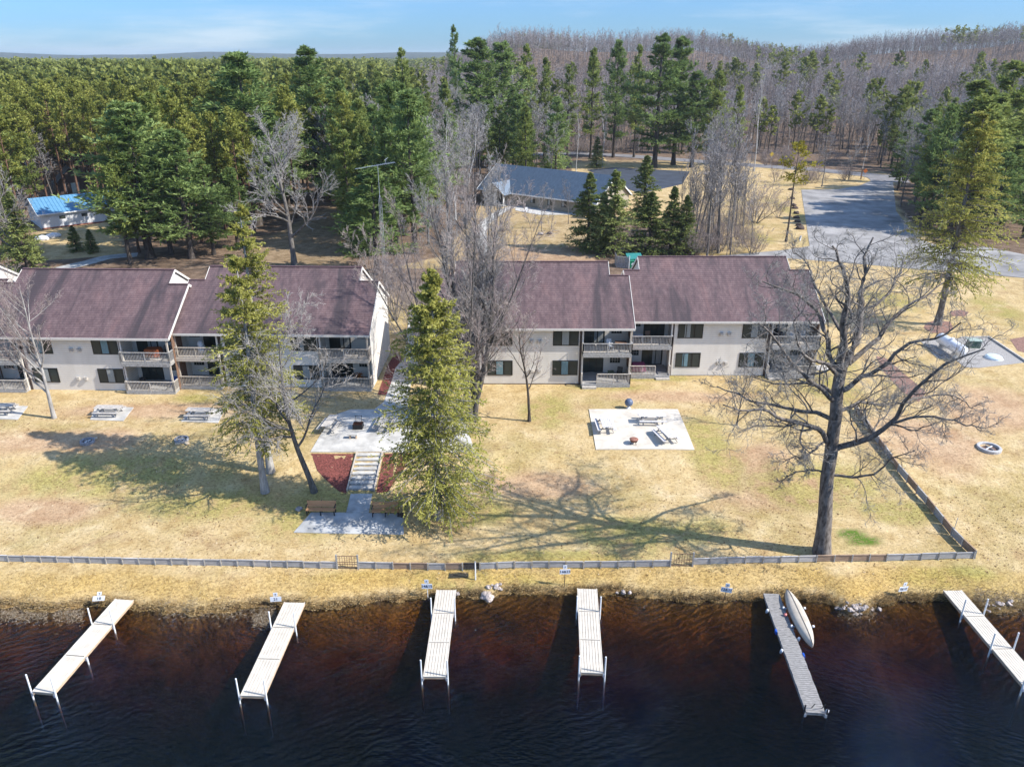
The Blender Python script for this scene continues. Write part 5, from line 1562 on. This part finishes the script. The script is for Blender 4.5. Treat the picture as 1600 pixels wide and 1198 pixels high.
for a in (
    ('wp', 236, 404, 160, 'great dark blue green pine towering behind the western roof', 1.45, 0),
    ('op', 205, 412, 215, 'olive pine with bare grey upper trunk beside the blue roofed shed', .95, 1),
    ('wp', 300, 404, 205, 'dense green pine leaning over the western ridge beside the great dark pine', 1.3, 1),
    ('wp', 335, 398, 250, 'lower green pine at the corner of the brown clearing', 1.05, 2),
    ('op', 270, 380, 150, 'olive topped pine behind the great dark pine', 1.0, 2),
    ('wp', 404, 352, 84, 'tallest blue green pine above the brown clearing', 1.4, 3),
    ('wp', 452, 330, 150, 'bushy green pine between the tallest pine and the orange tipped one', 1.05, 0),
    ('wp', 500, 310, 76, 'tall round topped pine with orange tinged crown against the far grey wood', 1.45, 2),
    ('op', 545, 305, 140, 'olive green pine leaning over the head of the brown clearing', .95, 0),
    ('wp', 590, 428, 262, 'dark bushy pine behind the antenna tower', 1.5, 1),
    ('wp', 560, 398, 300, 'low dark green pine at the foot of the antenna tower', 1.2, 3),
    ('wp', 655, 330, 215, 'green pine west of the slate roofed house', 1.1, 0),
    ('op', 636, 262, 78, 'pale olive narrow pine standing in the grey wood', .75, 1),
    ('op', 598, 270, 112, 'small yellowish pine in the grey wood beside the pale olive one', .6, 2),
    ('wp', 748, 262, 62, 'huge dense pine rising behind the slate roofed house', 1.65, 1),
    ('wp', 786, 258, 66, 'second huge pine joined to the dense one behind the slate roof', 1.4, 0),
    ('op', 822, 250, 72, 'sharp topped pine behind the slate roof beside the huge pair', .8, 1),
    ('op', 850, 250, 92, 'small pointed pine east of the sharp topped one', .7, 0),
    ('op', 700, 268, 130, 'shadowed pine to the west of the huge pair', .9, 2),
    ('op', 886, 250, 105, 'dark pine half hidden in bare trees above the road', .75, 1),
    ('op', 922, 248, 78, 'pine with feathered crown above the dark driveway', .8, 2),
    ('wp', 958, 246, 64, 'broad pine with feathered crown above the road bend', .85, 3),
    ('op', 990, 246, 72, 'narrow pine beside the biggest roadside pine', .7, 0),
    ('wp', 1022, 262, 56, 'biggest dark pine beside the road, layered to the ground', 1.45, 2),
    ('wp', 1052, 258, 60, 'tall layered pine joined to the biggest roadside pine', 1.2, 1),
    ('wp', 1080, 262, 112, 'lower green pine east of the biggest roadside pine', 1.3, 0),
    ('op', 1112, 262, 114, 'olive pointed pine before the birches', .95, 1),
    ('op', 1145, 258, 135, 'dark olive pine in the shade among the birches', .85, 2),
    ('op', 1520, 345, 150, 'olive pine filling the back of the clump beside the parking lot', 1.6, 2),
    ('op', 1500, 330, 200, 'shorter dark pine inside the clump beside the parking lot', 1.7, 0),
    ('wp', 1545, 372, 240, 'dark pine on the leaf strewn bank behind the yellow green spruce', 1.5, 1),
    ('wp', 268, 398, 240, 'full green pine low between the great pines of the western row', 1.2, 2),
    ('wp', 372, 385, 262, 'broad low green pine at the western side of the brown clearing', 1.1, 0),
    ('sp', 918, 390, 270, 'slender spruce, westernmost of the group behind the ridge', 1.35, 0),
    ('sp', 940, 394, 300, 'yellowish small spruce in the front of the group by the dumpster', 1.45, 1),
    ('sp', 957, 398, 267, 'tall spruce with pale side directly above the dumpster', 1.4, 2),
    ('sp', 1005, 345, 243, 'full dark spruce behind the others near the dark driveway', 1.4, 3),
    ('sp', 1013, 396, 300, 'broad blue green spruce east of the bare gap above the ridge', 1.75, 0),
    ('sp', 1047, 394, 292, 'dark pointed spruce beside the broad blue green one', 1.4, 1),
    ('sp', 1067, 396, 306, 'easternmost small spruce with yellow tips behind the ridge', 1.4, 2),
    ('op', 1480, 352, 128, 'big olive pine beside the parking lot, front one', 1.75, 0),
    ('op', 1508, 352, 165, 'yellow green side of the pine clump beside the parking lot', 1.7, 2),
    ('wp', 1432, 296, 172, 'pine at the parking lot corner with long low boughs over the road', 1.25, 1),
    ('op', 1500, 335, 140, 'pine in the middle of the clump beside the parking lot', 1.6, 1),
    ('op', 1536, 330, 98, 'tall olive pine behind the driveway near the eastern edge', 1.6, 0),
    ('op', 1580, 325, 108, 'tall open pine near the far pale house', 1.4, 2),
    ('wp', 1566, 352, 225, 'dark bushy pine over the leaf strewn bank at the eastern edge', 1.8, 3),
    ('wp', 1598, 372, 262, 'low dark pine overhanging the driveway at the eastern edge', 1.2, 1),
    ('sp', 45, 424, 300, 'dark spruce behind the western roof end', 1.3, 1),
    ('sp', 12, 402, 262, 'tall dark spruce at the western frame edge', 1.1, 2),
    ('sp', 120, 392, 352, 'round dark green young spruce before the blue roofed shed', 1.9, 0),
    ('sp', 145, 394, 358, 'second young green spruce before the blue roofed shed', 1.8, 3),
    ('sp', 932, 262, 214, 'little dark spruce beside the road above the dark driveway', 1.6, 0),
    ('sp', 820, 265, 190, 'silver green spruce above the slate roof', 1.0, 1),
    ('bi', 900, 270, 178, 'white trunked birch rising above the slate roof', 1.0, 0),
    ('bi', 941, 262, 182, 'thin white birch standing before the little roadside spruce', .8, 1),
    ('bi', 733, 300, 176, 'pale birch with fan shaped crown west of the slate roofed house', 1.4, 2),
    ('bt', 606, 330, 155, 'dark crooked leafless tree beyond the brown clearing', 1.8, 0),
    ('bt', 1085, 392, 188, 'leafless tree of the grove behind the ridge, nearest the spruces', .8, 1),
    ('bt', 1104, 388, 172, 'tallest grey leafless tree in the grove behind the ridge', .9, 2),
    ('bt', 1122, 396, 176, 'leafless tree with broad grey top in the grove behind the ridge', 1.1, 3),
    ('bt', 1140, 390, 168, 'pale topped leafless tree at the east of the grove', 1.1, 4),
    ('bt', 1062, 388, 262, 'thin leafless tree just east of the spruces', .7, 0),
    ('bt', 1160, 380, 230, 'slim leafless tree at the eastern margin of the grove', .8, 1),
    ('bt', 846, 362, 284, 'small leafless tree before the slate roofed house, nearest the porch', 1.0, 2),
    ('bt', 862, 358, 294, 'small leafless tree before the middle windows of the slate roofed house', 1.0, 3),
    ('bt', 888, 350, 282, 'small leafless tree before the eastern window of the slate roofed house', 1.1, 4),
    ('bi', 1178, 268, 108, 'white leaning birch beside the road behind the grove', 1.0, 0),
    ('bi', 1346, 275, 190, 'thin leaning birch on the brown island beside the parking lot', .8, 2),
    ('bt', 1284, 292, 205, 'leafless maple on the brown island by the parking lot', 1.5, 2),
    ('bt', 1325, 282, 215, 'leafless bush like tree near the orange road sign', 1.4, 3),
    ('bs', 1180, 348, 278, 'wide vase shaped leafless shrub east of the grove', 1.7, 0),
    ('bs', 1215, 340, 300, 'small leafless shrub on the lawn strip beside the boulders', 1.2, 1),
    ('wp', 714, 222, 42, 'lone dark pine breaking the skyline above the grey wood', .6, 2),
    ('bt', 800, 215, 46, 'lone leafless tree breaking the skyline', 1.0, 1)):
    hero(*a)
def sparse_pine():
    p = G(1228, 378); H = height_to(1236, 224, p)
    w, f = conifer_arrays(H, 3.0, .60, 34, SH_ROUND, .1, .7, 0, 5, 4, .55, .13, np.random.default_rng(77), trunk_r=.17, spread=.6, up=.2)
    tree_obj('jack_pine_tree', w, f, 'bark_dark', 'needles_gold', 'thin lone pine with sparse yellow crown on the lawn by the parking lot', 'tree', p)
    p = G(1212, 285)
    put('bs', p.x, p.y, 4.5, 'low leafless shrub under the lone yellow crowned pine', None, 1.2)
sparse_pine()

# ---- the woods
for k in range(26):
    q_ = G(RND.uniform(1072, 1172), RND.uniform(352, 402))
    put('bt', q_.x, q_.y, RND.uniform(9, 19), 'grey leafless tree in the tight grove behind the ridge', 'leafless trees of the grove behind the ridge', RND.uniform(.7, 1.1))
def road_d(x, y):
    return min((Vector((x, y, 0)) - q).length for q in ROAD)
HX = (8.6, 165.7)
def free(x, y):
    X_, Y_ = np.array([x]), np.array([y])
    for pgl in CLEARINGS:
        if in_poly(X_, Y_, pgl)[0]: return False
    if 0 < y < 300 and road_d(x, y) < 6.5: return False
    if math.hypot(x - HX[0], y - HX[1]) < 19: return False
    if math.hypot(x + 76, y - 152) < 17: return False
    if math.hypot(x - FH.location.x, y - FH.location.y) < 11: return False
    if math.hypot(x - CB.location.x, y - CB.location.y) < 5: return False
    if y < 119 and -62 < x < 40: return False
    if x > 35 and y < 135: return False
    for hx, hy in HERO:
        if abs(hx - x) < 3.2 and abs(hy - y) < 3.2: return False
    return True
def px_of(x, y, z):
    dz = z - CZ; dep = y * CP - dz * SP
    return 800 + x / dep * F, 599 - (dz * CP + y * SP) / dep * F
rng = random.Random(99)
cand = []
y = 122.0
while y < 420:
    sp_ = 5.6
    x = -.72 * y
    while x < .74 * y:
        xx, yy = x + rng.uniform(-2.2, 2.2), y + rng.uniform(-2.2, 2.2)
        cand.append((xx, yy)); x += sp_
    y += sp_
pines, bares, restp, restb = [], [], [], []
for xx, yy in cand:
    if not free(xx, yy): continue
    a = xx / yy
    if -.70 > a or a > .72: continue
    px_, py_ = px_of(xx, yy, gz(xx, yy) + 15)
    n_ = .5 + .5 * float(wob(xx, yy, .045, 3.0))
    pine_p = .90 if a < -.22 else (.88 if a < -.12 and yy < 250 else (.45 if yy < 262 else .05 + .25 * (n_ > .80)))
    if a > .45 and yy < 275: pine_p = .35
    if a < -.12 and yy > 300: pine_p = .97 if a < -.2 else .25
    if -.12 < a < .06 and yy < 262 and rng.random() < .35: continue
    if .06 <= a < .45 and yy < 255: continue
    (pines if rng.random() < pine_p else bares).append((yy, xx))
pines.sort(); bares.sort()
P_LAB = {'rp': 'red pine with olive crown in the dense plantation on the western side', 'wp': 'blue green white pine standing among the wood behind the houses', 'op': 'dark green pine scattered among the wood behind the houses'}
NI = 285
for i, (yy, xx) in enumerate(pines):
    a = xx / yy
    key = 'rp' if a < -.2 and (rng.random() < .82) else ('wp' if rng.random() < .4 else 'op')
    h_ = {'rp': rng.uniform(19, 24), 'wp': rng.uniform(17, 25), 'op': rng.uniform(15, 22)}[key]
    if a > -.1: h_ *= .85
    if i < NI: put(key, xx, yy, h_, P_LAB[key], 'pines of the wood behind the buildings', rng.uniform(.9, 1.2))
    else: restp.append((xx, yy, h_, key))
for i, (yy, xx) in enumerate(bares):
    key = 'bi' if rng.random() < (.34 if .15 < xx / yy < .42 and yy < 330 else .12) else 'bt'
    h_ = rng.uniform(14, 20)
    if i < NI: put(key, xx, yy, h_, {'bi': 'white barked leafless birch in the grey wood beyond the road', 'bt': 'grey leafless tree in the thick wood beyond the road'}[key], 'leafless trees of the wood beyond the road', rng.uniform(1.0, 1.5))
    else: restb.append((xx, yy, h_, key))
# brush along the woods' edge
for k in range(120):
    px_, py_ = rng.choice([(rng.uniform(1075, 1185), rng.uniform(380, 402)), (rng.uniform(1080, 1180), rng.uniform(330, 385)), (rng.uniform(1255, 1330), rng.uniform(278, 290)), (rng.uniform(640, 760), rng.uniform(265, 330)), (rng.uniform(1180, 1380), rng.uniform(250, 262)), (rng.uniform(890, 1000), rng.uniform(232, 240))])
    p = G(px_, py_)
    put('bs', p.x, p.y, rng.uniform(2.2, 5.5), 'thin leafless brush growing thick at the wood margin', 'leafless brush at the wood margins', rng.uniform(.8, 1.4))

# ---- far woods as masses
def lowpoly(kind, seed):
    r = np.random.default_rng(seed)
    if kind == 'p':
        w, f = conifer_arrays(22, 3.4, .42, 34, SH_ROUND, .1, .9, 0, 3, 2, 1.5, .5, r, spread=.6, up=.3, trunk_r=.25)
        f = (f[0], f[1], f[2]); return w, f
    if kind == 'pp':
        b = grow(np.stack([np.zeros(16), np.zeros(16), r.uniform(9, 20, 16)], 1), nrm(r.normal(size=(16, 3)) + np.array([0, 0, .5])), r.uniform(1.5, 3, 16), np.full(16, .05), 3, .1, .05, .5, r)
        f = tufts(b, 8, .15, 1.7, .5, .7, r, .3)
        return None, join([f])
    if kind == 'b':
        w, c = bare_arrays(19, 1, seed, trunk_r=.17, fork=.3, k=(12, 5, 5, 0), ang=.6, up=.12, twig=.045, cheap=True, sides=(3, 3, 3), low=False, ratio=(.38, .5, .55, .5))
        return w, c
    if kind == 'bb':
        w, c = bare_arrays(19, 1, seed, trunk_r=.17, fork=.28, k=(9, 4, 4, 0), ang=.65, up=.11, twig=.075, cheap=True, sides=(3, 3, 3), low=False, ratio=(.42, .5, .6, .5))
        return w, c
LP = {k: [lowpoly(k, 900 + i) for i in range(3)] for k in ('p', 'pp', 'b', 'bb')}
def mass(name, label, items, leafmat, barkmat=None):
    """items: (x, y, H, kind, wid, tone)"""
    vs, fs, sh, mi, o = [], [], [], [], 0
    r = np.random.default_rng(4)
    for (x, y_, H, kind, wd, tone) in items:
        w, f = LP[kind][r.integers(3)]
        a = r.random() * 6.28; ca, sa = math.cos(a), math.sin(a); s = H / 21.0; z = gz(x, y_) - .3
        for part, m_ in ((f, 0), (w if barkmat else None, 1)):
            if part is None: continue
            v = part[0]; q = np.empty_like(v)
            q[:, 0] = (v[:, 0] * ca - v[:, 1] * sa) * s * wd + x; q[:, 1] = (v[:, 0] * sa + v[:, 1] * ca) * s * wd + y_; q[:, 2] = v[:, 2] * s + z
            vs.append(q); fs.append(part[1] + o); o += len(v); n_ = len(part[1])
            sh.append(np.clip(part[2] + tone, 0, 1)); mi.append(np.full(n_, m_))
    me = npmesh(name, np.concatenate(vs), np.concatenate(fs), np.concatenate(sh))
    me.materials.append(MATS[leafmat])
    if barkmat: me.materials.append(MATS[barkmat]); me.polygons.foreach_set('material_index', np.concatenate(mi).astype(np.int32))
    ob = bpy.data.objects.new(name, me); COL.objects.link(ob)
    return tag(ob, label, 'woods', None, 'stuff')
foliage_mat('far_olive', [(.10, .12, .028), (.205, .23, .055), (.33, .35, .10)], .35, 0)
twig_mat('far_twigs', [(.13, .105, .095), (.25, .20, .185), (.32, .285, .28), (.48, .45, .43)], 0)
nr = np.random.default_rng(8)
itp = [(x, y_, h, 'p', nr.uniform(.9, 1.25), nr.uniform(-.25, .25)) for x, y_, h, k in restp]
itb = [(x, y_, h, 'b', nr.uniform(.9, 1.3), nr.uniform(-.3, .3) + .18 * float(wob(x, y_, .02, 5))) for x, y_, h, k in restb]
y = 420.0
while y < 1000:
    s_ = 7.0 + max(0, y - 700) * .012; x = -.16 * y
    while x < .74 * y:
        xx, yy = x + nr.uniform(-3, 3), y + nr.uniform(-3, 3)
        t_ = .32 * float(wob(xx, yy, .016, 5)) + nr.uniform(-.28, .28)
        if wob(xx, yy, .02, 9) > .62: itp.append((xx, yy, nr.uniform(14, 20), 'pp', 1.2, nr.uniform(-.2, .2)))
        else: itb.append((xx, yy, nr.uniform(11, 20) + 2 * float(wob(xx, yy, .03, 1)), 'bb', nr.uniform(1.0, 1.5), t_))
        x += s_
    y += s_
y = 420.0
while y < 2600:
    s_ = 6.5 + (y - 420) * .0085; x = -.74 * y
    while x < (-.15 if y < 1000 else .05) * y:
        xx, yy = x + nr.uniform(-.4, .4) * s_, y + nr.uniform(-.4, .4) * s_
        w_ = float(wob(xx, yy, .008, 2))
        if y < 900 or w_ > -.2: itp.append((xx, yy, nr.uniform(19, 24) - 3 * (y > 1000), 'pp', s_ / 5.2, nr.uniform(-.25, .25) - .1 * (y > 1200)))
        else: itb.append((xx, yy, nr.uniform(15, 19), 'bb', s_ / 5.5, nr.uniform(-.2, .3)))
        x += s_
    y += s_
0 and print('MASS', len(itp), len(itb), {k: [(len(a[1]) if a else 0, len(b[1])) for a, b in v] for k, v in LP.items()})
for k in range(2200):
    yy = 262 + 190 * nr.random() ** 1.3; xx = nr.uniform(-.12, .72) * yy
    if free(xx, yy): itb.append((xx, yy, nr.uniform(3, 8), 'bb', 1.7, nr.uniform(-.4, .1)))
mass('pine_forest', 'dense olive pine forest stretching to the western horizon', itp, 'far_olive', 'bark_dark')
mass('bare_forest', 'grey purple leafless forest covering the long hill to the skyline', itb, 'far_twigs', 'bark_grey')
def far_hills():
    mb = MB(); n = 60
    for (Y_, h0_, amp, sd) in ((5200, 44, 26, 1), (3700, 20, 14, 2)):
        pts = []
        for i in range(n + 1):
            x = lerp(-5200, 4200, i / n) * Y_ / 5200
            pts.append((x, h0_ + amp * float(wob(x * .0012, sd, 1, sd * 3)) + 5 * float(wob(x * .008, sd, 1, sd))))
        prof = [(-900, -20), (-450, .55), (0, 1), (500, .6), (1100, -20)]
        vs = []
        for x, h in pts:
            for dy, k in prof: vs.append((x, Y_ + dy, h * k if k > 0 else k))
        m = len(prof)
        mb.add(vs, [(i * m + j, (i + 1) * m + j, (i + 1) * m + j + 1, i * m + j + 1) for i in range(n) for j in range(m - 1)])
    mt, nt, b = nmat('far_wood')
    link(nt, ramp(nt, noise(nt, .02, 6, .75, sc=(1, 1, 3)), [(.35, (.016, .026, .014)), (.55, (.035, .05, .025)), (.68, (.09, .08, .085))]), b.inputs['Base Color'])
    b.inputs['Roughness'].default_value = 1; b.inputs['Specular IOR Level'].default_value = 0
    tag(mb.build('hills', mt, smooth=True), kind='structure')
far_hills()

# ---- boulders and signs by the parking lot
for i, (px, py) in enumerate(((1236, 297), (1238, 311), (1240, 322), (1242, 326), (1244, 334), (1244, 341), (1246, 347), (1248, 353), (1250, 358))):
    rock('boulder', 'dark boulder in the row edging the parking lot', G(px, py), .55 + .12 * (i == 8), 'dark_stone', seed=i + 40, group='boulders edging the parking lot')
p = G(1250, 376)
t = thing('hydrant', 'white hydrant on the lawn corner beside the parking lot', 'hydrant', p)
MB().lathe([(.16, 0), (.16, .08), (.12, .1), (.12, .62), (.16, .66), (.14, .78), (.05, .86)], k=14).build('body', 'plastic_white', t, smooth=True)
MB().tube([(-.22, 0, .5), (.22, 0, .5)], .07, 10).build('outlet', 'plastic_white', t)
def road_sign(px, py, h, mat, label, round_=False, w=.55):
    p = G(px, py); t = thing('road_sign', label, 'sign', p)
    MB().tube([(0, .03, 0), (0, .03, h)], .04, 6).build('post', 'galvanised', t)
    R = Matrix.Translation((0, 0, h - .2)) @ Matrix.Rotation(math.pi / 4, 4, 'Y')
    MB().box(-w, w, -.03, -.005, -w, w, R).build('panel', mat, t)
road_sign(1204, 258, 3.2, 'yellow_sign', 'yellow diamond sign at the wood edge beyond the road', w=.5)
road_sign(1350, 281, 2.4, 'orange_sign', 'small orange diamond sign on the brown island at the road mouth', w=.42)
p = G(1345, 280); t = thing('sign_post', 'bare wooden post beside the small orange diamond sign', 'post', p)
MB().box(-.12, .12, -.12, .12, 0, 2.6).build('post', 'brown_wood', t); MB().box(-.15, .15, -.15, .15, 2.602, 2.68).build('cap', 'pale_wood', t)
for i, (px, py, l) in enumerate(((1000 - 4, 268, 'dark landscaping boulder above the dark driveway'), (845, 367, 'grey boulder under the small leafless tree nearest the porch'), (858, 366, 'brown boulder under the small leafless trees before the slate roofed house'), (783, 361, 'small dark boulder beside the curved walkway to the slate roofed house'))):
    rock('boulder', l, G(px, py), .5, 'dark_stone' if i != 1 else 'stone', seed=70 + i)

# ---- leaf litter on the lawn
def litter():
    r = np.random.default_rng(31); n = 30000
    x = r.uniform(-46, 58, n); y_ = r.uniform(41.5, 66, n)
    keep = (wob(x, y_, .25, 3) + r.normal(size=n) * .6) > .1; x, y_ = x[keep], y_[keep]; n = len(x)
    z = T(x, y_) + .012; s_ = r.uniform(.025, .075, (n, 1)); a = r.random(n) * 6.28
    u = np.stack([np.cos(a), np.sin(a), r.normal(size=n) * .3], 1) * s_; v = np.stack([-np.sin(a), np.cos(a), r.normal(size=n) * .3], 1) * s_ * .7
    b = np.stack([x, y_, z + .01], 1)
    V = np.stack([b - u, b - v, b + u, b + v], 1).reshape(-1, 3)
    me = npmesh('leaf_litter', V, np.arange(n * 4).reshape(-1, 4), r.random(n) ** 1.3)
    foliage_mat('dead_leaf', [(.11, .06, .03), (.33, .20, .10), (.62, .50, .33)], .1, 0)
    tag(mkobj('leaf_litter', me, 'dead_leaf'), 'scattered dead leaves and bits on the lawn', 'leaves', None, 'stuff')
litter()
# ---- shore grass
def shore_grass():
    n = 26000; r = np.random.default_rng(12)
    x = r.uniform(-36, 36, n); s = np.abs(r.normal(size=n)) * .28 - .08
    far_ = r.random(n) < .25; s = np.where(far_, r.uniform(0, 2.4, n), s)
    y_ = np.interp(x, _sx, _sy) + .22 * wob(x, x * .3, 2.3) + .12 * wob(x, x, 7.1) + s
    z = T(x, y_)
    h = r.uniform(.10, .28, n) * (1 + .5 * wob(x, y_, .8, 3)) * np.where(far_, .6, 1)
    az = r.random(n) * 2 * np.pi
    d = nrm(np.stack([np.cos(az) * .5, np.sin(az) * .5 - np.where(far_, .1, .8), np.full(n, .55)], 1))
    b = np.stack([x, y_, np.maximum(z, -.02)], 1); sd = nrm(np.cross(d, r.normal(size=(n, 3)))) * .016
    V = np.stack([b - sd, b + sd, b + d * h[:, None] + sd * .3, b + d * h[:, None] - sd * .3], 1).reshape(-1, 3)
    me = npmesh('shore_grass', V, np.arange(n * 4).reshape(-1, 4), np.clip(r.uniform(.1, .9, n), 0, 1))
    foliage_mat('straw_blades', [(.20, .12, .04), (.45, .32, .14), (.66, .52, .30)], .2, 0)
    tag(mkobj('shore_grass', me, 'straw_blades'), 'matted straw coloured grass hanging over the shore bank', 'grass', None, 'stuff')
    # brush and reed litter in the shallows of the west and at the eastern bank
    n = 9000; cx = []; 
    for (a_, b_, yc, k_) in ((0, 75, 958, 1700), (85, 130, 960, 900), (250, 430, 955, 1500), (395, 432, 966, 900), (1520, 1640, 945, 3500), (1310, 1370, 955, 500)):
        for k in range(k_):
            q = on_z(r.uniform(a_, b_), yc + r.normal() * 7, .02); cx.append((q[0], q[1], max(.0, gz(q[0], q[1]))))
    b = np.array(cx); n = len(b)
    d = nrm(r.normal(size=(n, 3)) + np.array([0, 0, .5])); d[:, 2] = np.abs(d[:, 2]) * .5; h = r.uniform(.08, .32, n)[:, None]
    sd = nrm(np.cross(d, r.normal(size=(n, 3)))) * .010
    V = np.stack([b - sd, b + sd, b + d * h + sd * .3, b + d * h - sd * .3], 1).reshape(-1, 3)
    me = npmesh('reed_litter', V, np.arange(n * 4).reshape(-1, 4), r.uniform(0, .9, n))
    foliage_mat('reed_blades', [(.10, .065, .035), (.30, .23, .15), (.58, .50, .38)], .1, 0)
    tag(mkobj('reed_litter', me, 'reed_blades'), 'pale dead reeds and brush in the shallows', 'reeds', None, 'stuff')
shore_grass()
# ------------------------------------------------------------------ light, sky, camera
SUN_EL = math.radians(41); SUN_AZ = math.radians(-14)      # towards the sun, from +x, anticlockwise
sd = Vector((math.cos(SUN_AZ) * math.cos(SUN_EL), math.sin(SUN_AZ) * math.cos(SUN_EL), math.sin(SUN_EL)))
sl = bpy.data.lights.new('sun', 'SUN'); sl.energy = 4.5; sl.angle = math.radians(.5); sl.color = (1, .955, .88)
so = bpy.data.objects.new('sun', sl); COL.objects.link(so)
so.rotation_euler = (-sd).to_track_quat('-Z', 'Y').to_euler()
w = bpy.data.worlds.new('World'); SC.world = w; w.use_nodes = True
nt = w.node_tree; bg = nt.nodes['Background']
sky = nt.nodes.new('ShaderNodeTexSky'); sky.sky_type = 'NISHITA'; sky.sun_disc = False
sky.sun_elevation = SUN_EL; sky.sun_rotation = math.radians(104); sky.air_density = 1.0; sky.dust_density = .3; sky.ozone_density = 3.0
tc = nt.nodes.new('ShaderNodeTexCoord')
mp = nt.nodes.new('ShaderNodeMapping'); mp.inputs['Scale'].default_value = (1.6, 1.6, 14)
nz = nt.nodes.new('ShaderNodeTexNoise'); nz.inputs['Scale'].default_value = 1.6; nz.inputs['Detail'].default_value = 7; nz.inputs['Roughness'].default_value = .6
link(nt, tc.outputs['Generated'], mp.inputs[0]); link(nt, mp.outputs[0], nz.inputs[0])
mr = sstep_node(nt, nz.outputs['Fac'], .46, .78)
sxyz = N(nt, 'ShaderNodeSeparateXYZ'); link(nt, tc.outputs['Generated'], sxyz.inputs[0])
el = sstep_node(nt, sxyz.outputs[2], 0.0, .45)
tcol = mixc(nt, (.215, .375, .65), (1.06, 1.10, 1.16), el)
tint = mixc(nt, sky.outputs[0], tcol, 1.0, 'MULTIPLY')
cl = mixc(nt, tint, (3.6, 3.95, 4.25), math_(nt, 'MULTIPLY', math_(nt, 'MULTIPLY', mr, sstep_node(nt, sxyz.outputs[2], .32, .12)), .7))
link(nt, cl, bg.inputs[0]); bg.inputs[1].default_value = .15
cam = bpy.data.cameras.new('camera'); co = bpy.data.objects.new('camera', cam); COL.objects.link(co)
cam.sensor_width = 36; cam.lens = F / 1600 * 36; cam.clip_end = 12000; cam.clip_start = .5
co.location = (0, 0, CZ); co.rotation_euler = (math.pi / 2 - PITCH, 0, 0)
SC.camera = co
SC.render.engine = 'CYCLES'
SC.cycles.max_bounces = 5; SC.cycles.transparent_max_bounces = 8; SC.cycles.diffuse_bounces = 2; SC.cycles.caustics_reflective = False; SC.cycles.caustics_refractive = False
SC.cycles.use_adaptive_sampling = True
vs = SC.view_settings; vs.view_transform = 'Standard'; vs.look = 'None'; vs.gamma = 1; vs.exposure = .74
hz = MB(); hz.box(-6200, 6200, -2600, 6600, -12.5, 72)
hm = bpy.data.materials.new('haze'); hm.use_nodes = True; hn = hm.node_tree; hn.nodes.remove(hn.nodes['Principled BSDF'])
pv = hn.nodes.new('ShaderNodeVolumePrincipled'); pv.inputs['Color'].default_value = (.86, .93, 1, 1); pv.inputs['Density'].default_value = .00011; pv.inputs['Anisotropy'].default_value = .2
hn.links.new(pv.outputs[0], hn.nodes['Material Output'].inputs['Volume'])
tag(hz.build('haze', hm), 'thin pale haze over the far woods', 'haze', None, 'stuff')
